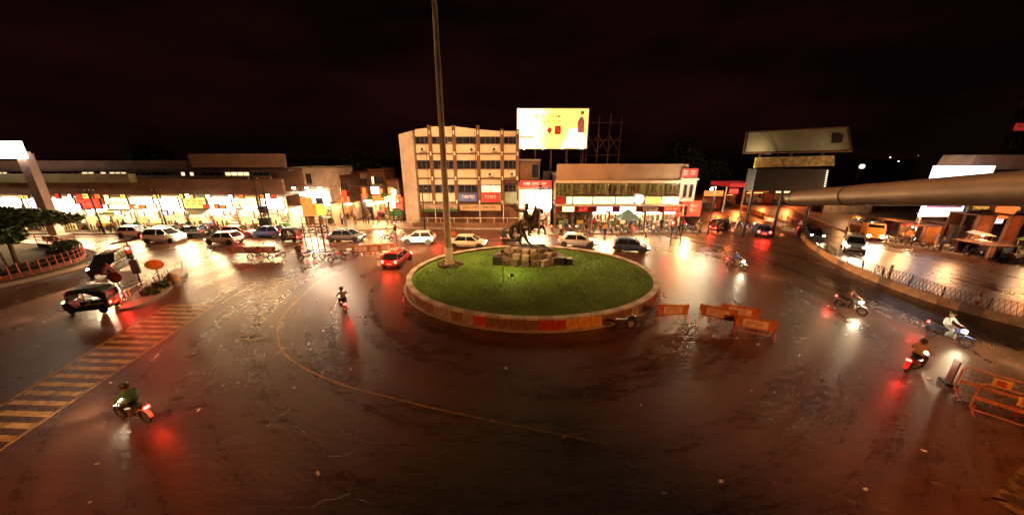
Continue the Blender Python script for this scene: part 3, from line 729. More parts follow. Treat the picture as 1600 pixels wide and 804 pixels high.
# bare lattice hoarding frame to its right
lf = site('lattice_hoarding_frame', 'bare unlit steel lattice frame standing on the restaurant roof', 'frame', (13.5, 54, 8.2))
for i in range(4):
    x = 11.6 + i * 1.7; top = D(930, 178, 54).z - .2 * (i % 2)
    MB().tube((x, 54, 8.1), (x, 54, top), .07).build('upright', M_rust, lf)
    if i < 3:
        MB().tube((x, 54.05, 11), (x + 1.7, 54.05, 13.2), .045).build('diagonal', M_rust, lf)
        MB().tube((x, 53.95, 13.2), (x + 1.7, 53.95, 10.5), .045).build('diagonal', M_rust, lf)
for z in (10.2, 12.4, 14.9): MB().tube((11.2, 54, z), (17.2, 54, z), .05).build('crossbar', M_rust, lf)

# ------------------------------------------------------------------ two-storey restaurant block
YR = 47.0
rb = site('restaurant_building', 'two storey block with blank tan parapet and brightly lit restaurants', 'building', (16.3, YR, 0))
rx0, rx1 = D(868, 320, YR).x, D(1066, 320, YR).x
zP1, zP0 = D(900, 256, YR).z, D(900, 281, YR).z
zU0, zS0, zS1 = D(900, 306, YR).z, D(900, 318, YR).z, D(900, 307, YR).z
zL1, zL0 = D(900, 322, YR).z, D(900, 330.5, YR).z
MB().bx(rx0, rx1, YR - .2, YR + .2, zP0, zP1).build('parapet', M_tan, rb)
MB().bx(rx0, rx1, YR + 3.2, YR + 11, .1, zP0 + .5).build('rear_wall', M_dkwall, rb)
MB().bx(rx0, rx1, YR + .25, YR + 11, zP0 + .52, zP0 + .7).build('roof', M_conc, rb)
MB().bx(rx0 - .1, rx1 + .1, YR - 1.0, YR - .22, zP0 - .35, zP0 - .02).build('eave', M_cream, rb)
MB().bx(rx0, rx1, YR - .3, YR + 3.2, zS0 - .3, zS0 - .02).build('floor_slab', M_conc, rb)
MB().bx(rx0, rx1, YR - .9, YR - .31, zS0 - .28, zS0 - .04).build('ledge', M_pier, rb)
nb = 7; w = (rx1 - rx0) / nb
for i in range(nb):
    a, c = rx0 + i * w, rx0 + (i + 1) * w
    shop(rb, a + .1, c - .1, YR, zU0 - .8, zP0 - .4, 3.1, 40 + i, 1, wall=mat('dining_wall', (.45, .36, .16), .7, var=.5, scale=1.5), tube=glow('dining_tube', (1.0, .80, .36), 40, .1))
    window(rb, a + .05, c - .05, zU0, zP0 - .45, YR - .1, 4, mat('clear_glass', (.9, .9, .9), .03, trans=1.0, var=.02))
    MB().bx(a - .08, a + .08, YR - .2, YR + .1, 0, zP0 - .05).build('pier', M_brown, rb)
    MB().bx(a + .081, c - .081, YR - .12, YR + .0, zS0 - .02, zU0 - .1).build('spandrel', M_redp, rb)
    if i not in (0, 1):
        shop(rb, a + .1, c - .1, YR - .1, .14, zL0 - .05, 3.1, 60 + i, 2)
    else:
        shop(rb, a + .1, c - .1, YR - .1, .14, zL0 - .05, 3.1, 60 + i, 1, wall=mat('dim_wall', (.2, .22, .13), .8, var=.4), tube=glow('dim_tube', (.9, .9, .5), 3, .1))
    MB().bx(a + .081, c - .081, YR - .35, YR - .12, zL0 - .02, zL1 + .05).build('fascia', mat('maroon_fascia', (.22, .025, .02), .6, var=.3), rb)
for (u0, u1, m, lt) in ((884, 893, E_green, None), (894.5, 924, E_green, 1), (925.5, 959, E_green, 1), (960.5, 988, E_green, 1), (1006, 1030, E_yellow, 1), (1031.5, 1058, E_warm, 1)):
    a, c = D(u0, 312, YR).x, D(u1, 312, YR).x
    signboard(rb, a, c, zS0 + .05, zS1, YR - .4, m, mat('sign_green', (.03, .25, .08), .5) if lt and m is E_green else (M_redp if lt else None), 3, 1, int(u0))
c = D(996, 309, YR); MB().lathe([(.62, -.1), (.62, .1)], (c.x, YR - .7, c.z - .1), 'Y', 24).build('round_sign', E_white, rb)
for (u0, u1, m, l) in ((878, 896, E_warm, M_redp), (903, 917, E_dred, M_white), (931, 955, E_pinkw, mat('sign_purple', (.3, .05, .4), .5)), (967, 991, E_white, M_redp), (1002, 1026, mat('beige_board', (.5, .36, .25), .6), M_brown), (1035, 1060, E_red, M_white)):
    a, c = D(u0, 326, YR).x, D(u1, 326, YR).x
    signboard(rb, a, c, zL0 + .12, zL1, YR - .4, m, l, 2, 1, int(u0))
for x in (8, 13, 18, 24): spill(rb, (x, YR - 2.4, 2.6), 1100, (1, .62, .28))
# corner turret
ct = site('corner_turret', 'small pale corner turret with two slit windows and red sign on top', 'building', (26.2, YR, 0))
a, c = D(1062, 300, YR - .5).x, D(1086, 300, YR - .5).x; zt, zb_ = D(1070, 281, YR - .5).z, D(1070, 315, YR - .5).z
MB().bx(a, c, YR - .5, YR + 4, zb_, zt).build('wall', M_pier, ct)
MB().bx(a + .2, c - .3, YR + .5, YR + 4, 0, zb_).build('lower_wall', M_brown, ct)
MB().bx(a - .2, c + .2, YR - .7, YR + 4.1, zt, zt + .25).build('cornice', M_pier, ct)
for k in (.22, .60): window(ct, a + (c - a) * k, a + (c - a) * (k + .2), zb_ + .6, zt - .6, YR - .58, 1)
signboard(ct, a, c, zt + .35, zt + 1.5, YR - .3, E_dred, M_white, 2, 2, 88)
signboard(ct, a + .2, c + 1.5, 1.8, 4.0, YR + .2, E_red, M_white, 2, 2, 89)
# blue-grey pyramid tent before the shops
tp = D(982, 334, 44.5); tt = thing('canopy_tent', 'grey blue peaked canopy tent on four poles before the restaurants', 'tent', (tp.x, 44.6, .13))
zt = D(982, 326, 44.5).z - .13; zb2 = D(982, 341, 44.5).z - .13; hw = (D(1002, 338, 44.5).x - D(969, 338, 44.5).x) / 2
b = MB().add([(-hw, -hw * .8, zb2), (hw, -hw * .8, zb2), (hw, hw * .8, zb2), (-hw, hw * .8, zb2), (0, 0, zt)], [(0, 1, 4), (1, 2, 4), (2, 3, 4), (3, 0, 4)])
b.add([(-hw, -hw * .8, zb2 - .06), (hw, -hw * .8, zb2 - .06), (hw, hw * .8, zb2 - .06), (-hw, hw * .8, zb2 - .06), (0, 0, zt - .1)], [(1, 0, 4), (2, 1, 4), (3, 2, 4), (0, 3, 4)])
b.build('canopy', mat('blue_canvas', (.16, .30, .36), .7, var=.15), tt)
for x in (-1, 1):
    for y in (-1, 1): MB().tube((x * hw * .95, y * hw * .75, 0), (x * hw * .95, y * hw * .75, zb2), .03).build('leg', M_steel, tt)

# ------------------------------------------------------------------ long market building on the left
YL = 45.0
lb_ = site('market_building', 'long two storey brown market building with bright open shops', 'building', (-50, YL, 0))
lx0, lx1 = -76.0, D(446, 300, YL).x
split = D(290, 270, YL).x
zr, zw1, zw0, zc = D(400, 240, YL).z, D(400, 262, YL).z, D(400, 280, YL).z, D(300, 303, YL).z
MB().bx(split, lx1, YL + 1.0, YL + 1.4, zw1, zr).build('parapet', M_brown, lb_)
MB().bx(lx0, split - .02, YL + 1.6, YL + 2.0, zw1 - .6, zr - .9).build('parapet', M_brown, lb_)
MB().bx(lx0, lx1, YL + 1.4, YL + 14, zw1 - .5, zw1 - .2).build('roof', M_dkwall, lb_)
MB().bx(lx0, lx1, YL + 3.6, YL + 14, 0, zw1 - .52).build('rear_wall', M_brown, lb_)
MB().bx(split, lx1, YL - .3, YL + .1, zc, zw0).build('balcony_wall', M_brown, lb_)
MB().bx(lx0, split - .02, YL - .3, YL + .1, zc, zw0 + .15).build('balcony_wall', M_brown, lb_)
MB().bx(-70, D(205, 280, YL - 1).x, YL - 1.2, YL - .32, zw0 - .35, zw0 + .75).build('olive_fascia', M_olive, lb_)
MB().bx(lx0, lx1, YL - .28, YL + 3.6, zc - .25, zc - .02).build('floor_slab', M_conc, lb_)
x = lx0 + .4; i = 0
while x < lx1 - 2.6:
    wlen = 2.4 + (i % 3) * .5; lit = (E_win,) if rnd.random() < .38 else ()
    if x + wlen < lx1 - .1:
        MB().bx(x - .38, x - .02, YL + 2.0, YL + 2.4, zw0 - 1, zw1 - .5).build('upper_pier', M_brown, lb_)
        MB().bx(x, x + wlen, YL + 2.02, YL + 2.4, zw0 - 1, zw0 + .2).build('upper_wall', M_brown, lb_)
        window(lb_, x, x + wlen, zw0 + .3, zw1 - .6, YL + 2.1, 3 + i % 2, M_glass, lit=lit)
    x += wlen + .4; i += 1
for u in (160, 231, 257): 
    p = D(u, 266, YL + 1.7); o = MB().ball((p.x, p.y, p.z), .16).build('bulkhead_lamp', E_tube, lb_)
nb = 13; w = (lx1 - lx0) / nb; zf = D(300, 326, YL).z
fm = [E_white, E_warm, E_white, E_pinkw, E_white, E_red, E_warm, E_white, E_white, E_yellow, E_white, E_warm, E_white]
lm = [M_redp, M_brown, mat('sign_navy', (.03, .05, .2), .5), M_redp, M_brown, M_white, M_redp, M_brown, MATS['sign_navy'], M_redp, M_brown, M_dark, M_redp]
for i in range(nb):
    a, c = lx0 + i * w, lx0 + (i + 1) * w
    shop(lb_, a + .1, c - .1, YL, .14, zf - .05, 3.2, 100 + i, 3)
    MB().bx(a - .09, a + .09, YL - .25, YL + .2, .13, zc - .26).build('pier', M_pier if i % 3 else M_brown, lb_)
    MB().bx(a + .091, c - .091, YL - .15, YL + .0, zf, zc - .26).build('fascia', M_cream, lb_)
    signboard(lb_, a + .25, c - .25, zf + .15 * (i % 2), zc - .45, YL - .25 - .1 * (i % 3), fm[i], lm[i], 3, 1 + i % 2, 120 + i)
    rv = random.Random(700 + i)
    for k_ in range(4):
        xs = a + .2 + k_ * (c - a - .4) / 4 + rv.uniform(0, .2); wv = rv.uniform(.45, .8); zz = rv.choice([zf - .5, zc - .4, zf + .3]); hv = rv.uniform(.35, .6)
        signboard(lb_, xs, xs + wv, zz, zz + hv, YL - 1.25 - .1 * k_, rv.choice([E_white, E_warm, E_red, E_pinkw, E_yellow, E_orange, E_green]), rv.choice([M_redp, M_brown, M_dark]), 1, 1, 740 + i * 5 + k_)
        MB().tube((xs + wv / 2, YL - 1.25 - .1 * k_, zz + hv), (xs + wv / 2, YL - .15, zz + hv + .1), .02, n=5).build('sign_bracket', M_dark, lb_)
    if i % 2 == 0:
        signboard(lb_, a + .3 + rv.random(), a + 1.6 + rv.random() * 1.2, zf - .75, zf - .1, YL - .9, rv.choice([E_white, E_warm, E_pinkw, E_yellow]), rv.choice([M_redp, M_brown, MATS['sign_navy']]), 2, 1, 720 + i)
    dw = MB().bx(a + .25, a + .25 + (c - a) * .42, YL - .2, YL - .1, .35, 2.1).build('display_window', glow('warm_display', (1, .72, .25), 1.3, .65, 2.2), lb_)
    for k_ in range(4): MB().bx(a + .25 + (c - a) * .105 * k_ + .1, a + .25 + (c - a) * .105 * k_ + .3, YL - .28, YL - .21, .4, .9 + rv.random() * .9).build('display_item', rv.choice(GOODS), dw)
    if i % 3 == 0:
        o = MB().add([(a + .2, YL - .16, zf - .02), (c - .2, YL - .16, zf - .02), (c - .2, YL - 1.5, zf - .55), (a + .2, YL - 1.5, zf - .55),
                      (a + .2, YL - .16, zf - .06), (c - .2, YL - .16, zf - .06), (c - .2, YL - 1.5, zf - .59), (a + .2, YL - 1.5, zf - .59)],
                     [(0, 1, 2, 3), (7, 6, 5, 4), (0, 4, 5, 1), (1, 5, 6, 2), (2, 6, 7, 3), (3, 7, 4, 0)]).build('awning', [M_white, M_redp, M_olive][i % 3], lb_)
    if i > 2: spill(lb_, ((a + c) / 2, YL - 2.6, 2.6), 900, (1, .70, .38))

# overhead lit gantry sign
gp = D(88, 362, 41.0)
ga = site('gantry_sign', 'overhead gantry with glaring white sign box on a thick pinkish post', 'gantry', (gp.x, 41, 0))
pz = D(52, 240, 41); ph = pz.z
MB().bx(gp.x - .55, gp.x + .55, 40.6, 41.4, 0, ph).build('post', M_pink, ga)
MB().bx(gp.x - 14, gp.x + .6, 40.4, 41.2, ph - .3, ph + .25).build('beam', M_pink, ga)
MB().bx(gp.x - 14, gp.x + 1.2, 40.1, 40.38, ph - .55, ph + 1.35).build('sign_box', glow('gantry_white', (1, .86, .68), 5.5, .1, .5), ga)
for i in range(9): MB().bx(gp.x - 10 + i * 1.0, gp.x - 9.6 + i * 1.0, 40.02, 40.09, ph + .85, ph + 1.25).build('dark_letter', M_dark, ga)
MB().bx(gp.x - 1.0, gp.x + 1.0, 40.2, 41.8, 0, .5).build('footing', M_conc, ga)

# ------------------------------------------------------------------ white corner house and the bazaar lane
YW = 49.5
wh = site('white_corner_house', 'small pale two storey house with twin windows over glaring lamps', 'building', (-31, YW, 0))
wx0, wx1 = D(450, 290, YW).x, D(514, 290, YW).x; wz = D(480, 263, YW).z
MB().bx(wx0, wx1, YW, YW + 8, 3.5, wz).build('wall', M_pier, wh); MB().bx(wx0 - .15, wx1 + .15, YW - .2, YW + 8.1, wz, wz + .2).build('cornice', M_conc, wh)
MB().bx(wx0, wx1, YW + 3.2, YW + 8, 0, 3.5).build('rear_wall', M_brown, wh)
for u in (464, 479): 
    a = D(u, 280, YW).x; window(wh, a, a + .75, D(u, 287, YW).z, D(u, 271, YW).z, YW - .06, 2)
shop(wh, wx0 + .1, (wx0 + wx1) / 2 - .05, YW, .14, 3.2, 3, 150, 2); shop(wh, (wx0 + wx1) / 2 + .05, wx1 - .1, YW, .14, 3.2, 3, 151, 2)
signboard(wh, wx0 + .1, wx1 - .1, 3.4, 5.2, YW - .25, E_white, M_brown, 4, 1, 152)
for x in (wx0 + 1.5, wx0 + 3.4, wx1 - .8):
    o = MB().path([(x, YW - .1, 5.55), (x, YW - .9, 5.75)], .03).box((x, YW - 1.0, 5.7), (.5, .22, .2)).build('glare_lamp', M_dark, wh)
    MB().box((x, YW - 1.12, 5.66), (.42, .03, .16)).build('lens', E_flood, o)
spill(wh, ((wx0 + wx1) / 2, YW - 1.2, 3.2), 900, (1, .8, .55))
fp = D(492, 303, 38.5); fpo = thing('floodlight_pole', 'pole with three glaring white floodlights behind the banner scaffold', 'floodlight', (fp.x, 38.5, 0))
MB().tube((0, .15, 0), (0, .15, fp.z + .3), .09, .07).build('pole', M_dark, fpo); MB().tube((-1.6, .15, fp.z), (1.6, .15, fp.z), .05).build('crossbar', M_dark, fpo)
for x_ in (-1.4, 0, 1.4):
    o = MB().box((x_, -.02, fp.z), (.6, .2, .42)).build('lamp_housing', M_dark, fpo); MB().box((x_, -.13, fp.z), (.52, .03, .34)).build('lens', E_flood, o)
    lamp('POINT', 'flood_glare', fpo, (x_, -.6, fp.z - .1), 650, (1, .76, .50), size=.25)
# bazaar lane: narrow stacked shop houses
spec = [(516, 548, 53, 276, M_dkwall, E_orange, 'narrow shop house with dim brown upper floor in the bazaar lane'),
        (549, 578, 57, 270, M_tan, E_red, 'shop house with red lit balcony banner in the bazaar lane'),
        (579, 604, 55, 266, M_rust, E_orange, 'shop house hung with orange lanterns and banners in the bazaar lane'),
        (605, 624, 54, 282, M_brown, E_warm, 'slim brown shop house against the office block end pier')]
for k, (u0, u1, y, vt, wm, sm, lab) in enumerate(spec):
    a, c = D(u0, 300, y).x, D(u1, 300, y).x; zt = D(600, vt, y).z
    h = site('shop_house', lab, 'building', ((a + c) / 2, y, 0), None)
    MB().bx(a, c, y, y + 7, 3.1, zt).build('wall', wm, h); MB().bx(a, c, y + 3.1, y + 7, 0, 3.1).build('rear_wall', wm, h)
    MB().bx(a - .1, c + .1, y - .3, y + 7.1, zt, zt + .18).build('roof', M_rust, h)
    shop(h, a + .05, c - .05, y, .1, 2.9, 3, 160 + k, 2)
    window(h, a + .4, a + .4 + (c - a) * .35, zt - 2.2, zt - .9, y - .05, 2, M_glass, lit=(E_win,)); window(h, c - .3 - (c - a) * .35, c - .3, zt - 2.2, zt - .9, y - .05, 2)
    signboard(h, a + .1, c - .1, 3.0, 4.0, y - .4, sm, M_white if sm is not E_warm else M_redp, 2, 1, 170 + k)
    signboard(h, a + .3, a + .3 + (c - a) * .5, 4.2, 5.3, y - .3, [E_warm, E_red, E_white, E_orange][k], [M_redp, M_white, M_redp, M_white][k], 1, 2, 175 + k)
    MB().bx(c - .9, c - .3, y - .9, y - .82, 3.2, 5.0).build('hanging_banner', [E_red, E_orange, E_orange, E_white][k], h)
    spill(h, ((a + c) / 2, y - 1.8, 2.5), 1100, (1, .45, .16))
rs = random.Random(77)
for k in range(11):
    u = rs.uniform(522, 628); y = rs.uniform(48.8, 51.8); p = D(u, 330 + rs.uniform(-26, 12), y); w_, h_ = rs.uniform(.5, 1.1), rs.uniform(.5, 1.1)
    m, nm = rs.choice([(E_orange, 'orange'), (E_white, 'white'), (E_red, 'red'), (E_warm, 'amber'), (MATS['sign_green'], 'green')])
    z = max(1.2, p.z); t = site('street_sign', 'small %s box sign on a thin pole in the bazaar lane' % nm, 'sign', (p.x, y, .12), 'box signs in the bazaar lane')
    signboard(t, p.x - w_ / 2, p.x + w_ / 2, z, z + h_, y, m, M_redp if m is not E_red else M_white, 1, 2, 190 + k)
    MB().tube((p.x, y + .05, .12), (p.x, y + .05, z - .06), .04).build('pole', M_dark, t)
# scaffold tower carrying orange and lime flex banners
sp = G(495, 397); sc_ = site('banner_scaffold', 'bamboo scaffold tower carrying orange, blue and lime banners', 'scaffold', sp)
zt = D(495, 318, sp.y).z
for x in (-.95, -.3, .35, 1.0):
    for y in (0, 1.0): MB().tube((sp.x + x, sp.y + y, 0), (sp.x + x, sp.y + y, zt + (.3 if x < 0 else 0)), .045).build('upright', M_yellow if x in (-.3,) else M_rust, sc_)
for i in range(7):
    z = .5 + i * (zt - .5) / 7
    MB().tube((sp.x - 1.1, sp.y, z), (sp.x + 1.15, sp.y, z), .035).build('crossbar', M_rust, sc_); MB().tube((sp.x - 1.1, sp.y + 1, z + .2), (sp.x + 1.15, sp.y + 1, z + .2), .035).build('crossbar', M_rust, sc_)
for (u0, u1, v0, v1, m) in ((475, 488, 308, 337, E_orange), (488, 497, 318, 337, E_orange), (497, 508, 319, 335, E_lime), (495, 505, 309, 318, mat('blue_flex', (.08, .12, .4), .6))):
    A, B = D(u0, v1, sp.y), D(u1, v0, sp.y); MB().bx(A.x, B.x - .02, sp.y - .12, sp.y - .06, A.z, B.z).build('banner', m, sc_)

# ------------------------------------------------------------------ right-hand side: median wall, stalls, hoardings
mpts = smooth_line([(47.5, 72), (44.9, 60.6), (40.3, 46.5), (34.6, 36.8), (31.2, 29.0), (30.2, 22.5), (31.4, 18.0), (34.0, 13.0), (37.5, 8)], 8)
md = site('median_wall', 'long curved low median wall painted orange brown beside the wet road', 'wall', (31, 24, 0))
acc2 = [0]
for i in range(len(mpts) - 1): acc2.append(acc2[-1] + (mpts[i + 1] - mpts[i]).length)
def mat_(s_):
    for i in range(len(mpts) - 1):
        if acc2[i + 1] >= s_: return mpts[i].lerp(mpts[i + 1], (s_ - acc2[i]) / (acc2[i + 1] - acc2[i])), (mpts[i + 1] - mpts[i])
    return mpts[-1], mpts[-1] - mpts[-2]
L_ = 1.0; nseg = int(acc2[-1] / L_)
mm = [MB().box((0, 0, .3), (L_ + .02, .34, .6)).mesh('wall_block', m) for m in (mat('median_orange', (.40, .17, .06), .6, var=.5, scale=3, bump=.3), wall_m[0], mat('median_yellow', (.62, .33, .05), .6, var=.4, scale=3))]
for k in range(nseg):
    p, d = mat_((k + .5) * L_); far = p.y > 38
    put('wall_block', mm[2 if (far and k % 2 == 0) else (1 if k % 5 == 0 else 0)], md, p - OFF[md.name], math.atan2(d.y, d.x))
rl = site('median_railing', 'bent broken wire mesh railing along the top of the median wall', 'railing', (31, 24, .6))
rr = random.Random(4); prev = None
wm_ = MB()
for k in range(22, nseg - 2, 2):
    p, d = mat_(k * L_); gap = rr.random() < .16; lean = Vector((rr.uniform(-.15, .15), rr.uniform(-.1, .1), 0)); hh = .9 + rr.uniform(-.2, .15)
    b0 = Vector((p.x, p.y, .58)); t0 = b0 + lean + Vector((0, 0, hh))
    MB().tube(b0, t0, .05, .045, 6).build('post', M_dark, rl)
    if prev and not gap:
        MB().tube(prev[1], t0, .022, .022, 5).build('rail', M_steel, rl)
        for j in range(9):
            a = prev[0].lerp(b0, j / 9); c = prev[1].lerp(t0, (j + 1) / 9); a2 = prev[0].lerp(b0, (j + 1) / 9); c2 = prev[1].lerp(t0, j / 9)
            wm_.tube(a, c, .014, .014, 3).tube(a2, c2, .014, .014, 3)
    prev = (b0, t0)
tag(wm_.build('wire_mesh', M_dark, rl), kind='stuff')

# double-decked hoarding beyond the junction
YH = 41.0
hd = site('roadside_hoarding', 'big dim olive hoarding over a smaller panel on a black deck', 'hoarding', (36, YH, 0))
A, B = D(1162, 239, YH), D(1330, 236, YH); T0, T1 = D(1168, 206, YH + .6), D(1324, 198, YH + .6)
def board(name, pa, pb, pc, pd, th, m, par):
    v = [Vector(x) for x in (pa, pb, pc, pd)]; n = Vector((0, th, 0))
    return MB().add(v + [x + n for x in v], [(0, 1, 2, 3), (7, 6, 5, 4), (0, 4, 5, 1), (1, 5, 6, 2), (2, 6, 7, 3), (3, 7, 4, 0)]).build(name, m, par)
M_hb = mat('olive_flex', (.40, .37, .24), .55, var=.2, scale=.5)
o = board('main_panel', A, B, T1, T0, .2, M_hb, hd)
for pa, pb in ((A, B), (B, T1), (T1, T0), (T0, A)): MB().tube(Vector(pa) + Vector((0, -.05, 0)), Vector(pb) + Vector((0, -.05, 0)), .13, n=6).build('edge_rail', M_rust, hd)
p = D(1310, 217, YH); MB().box((p.x, YH + .12, p.z), (1.1, .2, .9)).build('dark_hatch', M_dark, o)
MB().path([D(1185, 204, YH - .1), D(1205, 222, YH - .3), D(1228, 263, YH - .4)], .035).build('loose_cable', M_dark, hd)
A2, B2 = D(1179, 262, YH), D(1304, 259, YH); C2, D2 = D(1304, 243, YH + .1), D(1182, 246, YH + .1)
board('lower_panel', A2, B2, C2, D2, .2, mat('yellow_print', (.55, .38, .14), .6, var=.7, scale=2.5), hd)
zd1, zd0 = D(1200, 264, YH).z, D(1200, 299, YH).z
MB().bx(A2.x + .4, B2.x - .4, YH + .1, YH + 1.6, zd0, zd1).build('black_deck', M_blackp, hd)
for x in (A2.x + 1, (A2.x + B2.x) / 2, B2.x - 1): MB().tube((x, YH + .9, 0), (x, YH + .9, T0.z - .6), .16).build('leg', M_dark, hd)
for i in range(8):
    p = D(1293 - i * .6, 267 + i * 3.4, YH - .2); MB().ball(tuple(p), .10, n=6, k=4).build('string_bulb', glow('dim_bulb', (1, .8, .5), 1.2, 0), hd)
o = MB().box((A.x + 2.0, YH - 1.4, A.z - .1), (.5, .2, .2)).tube((A.x + 2.0, YH - 1.4, A.z - .1), (A.x + 2.0, YH + .2, A.z - .2), .03).build('panel_lamp', M_dark, hd)
lamp('POINT', 'panel_wash', hd, Vector((A.x + 1.6, YH - 1.7, A.z + .3)) - OFF[hd.name], 110, (1, .74, .42), size=.2)
lamp('POINT', 'panel_wash', hd, Vector((B.x - 3.0, YH - 2.6, A.z + .3)) - OFF[hd.name], 60, (1, .76, .45), size=.2)

# cantilever pipe close by on the right
pr0, pr1 = Vector((3.6, 1.2, 9.35)), Vector((6.05, 7.15, 9.02))
A = D(1238, 309, 6.7); B = D(1600, 294, 2.75); dv = (B - A).normalized(); B2_ = B + dv * 2.2
pi_ = site('cantilever_pipe', 'thick brown steel pipe arm with dark end cap reaching over the road', 'pipe', (B2_.x, B2_.y, 0))
MB().tube(A + dv * .25, B2_, .145, .15, 28).build('arm', mat('brown_pipe', (.30, .20, .14), .5, .2, var=.3, scale=2.5, bump=.15, bscale=18), pi_, True)
MB().tube(A, A + dv * .26, .13, .152, 24).build('end_cap', M_dark, pi_, True)
for k_ in (1.9,):
    q_ = A + dv * k_; MB().tube(q_, q_ + dv * .03, .1525, .1525, 28).build('weld_seam', M_rust, pi_, True)
MB().tube((B2_.x, B2_.y, 0), (B2_.x, B2_.y, B2_.z + .3), .2, .18, 20).build('post', M_steel, pi_, True)

# stalls, tarps, boards along the right pavement
YB = 38.0
for (u0, u1, v0, v1, y, m, lab) in ((1453, 1556, 259, 285, 40.0, glow('pale_screen', (1, .90, .95), 2.6, .15, .3), 'long glaring white roof sign above the right hand stalls'),
                                     (1438, 1511, 312, 338, 38.2, glow('pale_screen2', (1, .93, .95), 2.4, .1, .3), 'white lit board with violet picture strip above the stalls')):
    A, B = D(u0, v1, y), D(u1, v0, y); t = site('lit_board', lab, 'billboard', ((A.x + B.x) / 2, y, 0))
    fc = MB().bx(A.x, B.x, y, y + .25, A.z, B.z).build('panel', m, t)
    if u0 == 1438:
        zz = B.z - (B.z - A.z) * .48; MB().bx(A.x + .3, B.x - .3, y - .03, y - .002, zz, B.z - .1).build('picture_strip', glow('violet_print', (.45, .22, .50), .8, .6, .7), fc)
        MB().lathe([(.45, 0), (.45, .03)], (B.x - 1.1, y - .07, (zz + B.z) / 2), 'Y', 16).build('round_mark', M_white, fc)
        scribble(fc, A.x + .8, A.x + 3.5, zz + .2, B.z - .3, y - .03, M_white, 2, 1, 300)
    for x in (A.x + .6, B.x - .6): MB().tube((x, y + .4, 0), (x, y + .4, B.z), .09).build('post', M_steel, t)
    MB().tube((A.x, y + .4, A.z + .3), (B.x, y + .4, A.z + .3), .06).build('rail', M_steel, t)
A, B = D(1510, 333, 37.0), D(1600, 309, 37.0)
hs = site('dark_shop_sign', 'dark sign with gold lettering and orange dome above rusty sheds', 'billboard', ((A.x + B.x) / 2, 37, 0))
fc = MB().bx(A.x, B.x + 4, 37, 37.2, A.z, B.z + .6).build('panel', mat('slate_board', (.06, .08, .10), .5, var=.3), hs)
Lg = glow('gold_letter', (1, .55, .08), .55, .2)
text(fc, 'Transplant', A.x + .2, A.z + 1.15, 37, 1.05, Lg); scribble(fc, A.x + .3, A.x + 3.0, A.z + .3, A.z + .85, 37, Lg, 1, 1, 310); text(fc, 'Research', A.x + 3.1, A.z + .3, 37, .75, Lg)
p = D(1572, 322, 37); MB().lathe([(1.25, 0), (1.2, .05), (.6, .12)], (p.x, 36.85, p.z - .2), 'Y', 24).build('orange_dome', glow('orange_print', (1, .20, .04), .75, .4, .5), fc)
for x in (A.x + .5, B.x): MB().tube((x, 37.4, 0), (x, 37.4, A.z), .1).build('post', M_rust, hs)
M_sheet = mat('rusty_sheet', (.30, .10, .04), .7, .2, var=.5, scale=2, bump=.4)
def shed(name, lab, u0, u1, v0, v1, y, m, cat='shed', n=8, group=None):
    A, B = D(u0, v1, y), D(u1, v0, y); t = site(name, lab, cat, ((A.x + B.x) / 2, y, 0), group)
    w = (B.x - A.x) / n; z0 = max(.14, A.z)
    for i in range(n):
        x = A.x + (i + .5) * w
        b = MB()
        for k in range(3): b.prism([(x - w / 2 + k * w / 3 + .01, z0), (x - w / 2 + (k + 1) * w / 3 - .01, z0), (x - w / 2 + (k + 1) * w / 3 - .01, B.z - .15 * rr.random()), (x - w / 2 + k * w / 3 + .01, B.z)], y + .04 * (k % 2), y + .08 + .04 * (k % 2))
        b.build('sheet_panel', m, t)
    MB().bx(A.x - .2, B.x + .2, y - .12, y + 3, B.z, B.z + .08).build('roof', M_rust, t)
    for x in (A.x, B.x): MB().bx(x - .06, x + .06, y - .1, y + .2, 0, B.z).build('post', M_rust, t)
    MB().bx(A.x + .1, B.x - .1, y + 2.6, y + 2.7, 0, B.z).build('rear_wall', M_rust, t)
    if z0 > .3: MB().bx(A.x + .1, B.x - .1, y + .1, y + .2, 0, z0).build('plinth', M_brown, t)
    return t
s1 = shed('tin_shed', 'tall rusty corrugated tin shed below the dark gold lettered sign', 1512, 1556, 337, 386, 35.5, M_sheet)
s2 = shed('tin_shed', 'rusty tin shed with a pale pole at its side by the poster stall', 1558, 1600, 338, 390, 34.5, M_sheet)
s3 = shed('curtain_stall', 'stall closed with hanging orange curtains under the violet lit board', 1438, 1474, 354, 380, 37.2, mat('orange_curtain', (.55, .22, .07), .8, var=.4, scale=3), 'stall')
s4 = shed('poster_stall', 'low stall with blue and white posters before the tin sheds', 1536, 1590, 385, 418, 31.5, mat('slate_ply', (.10, .12, .13), .7, var=.4), 'stall', 6)
for (u0, u1, v0, v1, m, w) in ((1541, 1556, 386, 402, mat('tan_poster', (.5, .3, .18), .6, var=.5, scale=5), 1), (1558, 1580, 388, 408, mat('blue_poster', (.06, .16, .32), .6, var=.4), 2)):
    A, B = D(u0, v1, 31.4), D(u1, v0, 31.4); o = MB().bx(A.x, B.x, 31.36, 31.42, A.z, B.z).build('poster', m, s4)
    if w == 2: scribble(o, A.x + .2, B.x - .1, A.z + .2, B.z - .2, 31.36, M_white, 1, 2, 320)
s5 = shed('tarp_stall', 'small stall with blue tarp and pale sacks beside the orange curtains', 1478, 1508, 352, 378, 37.6, mat('blue_tarp', (.10, .16, .20), .6, var=.6, scale=3), 'stall', 5)
lamp('POINT', 'stall_glow', s1, Vector((51.5, 30.0, 3.6)) - OFF[s1.name], 900, (1, .32, .10), size=.3)
lamp('POINT', 'stall_glow', s3, Vector((46.5, 33.4, 3.0)) - OFF[s3.name], 600, (1, .45, .18), size=.3)
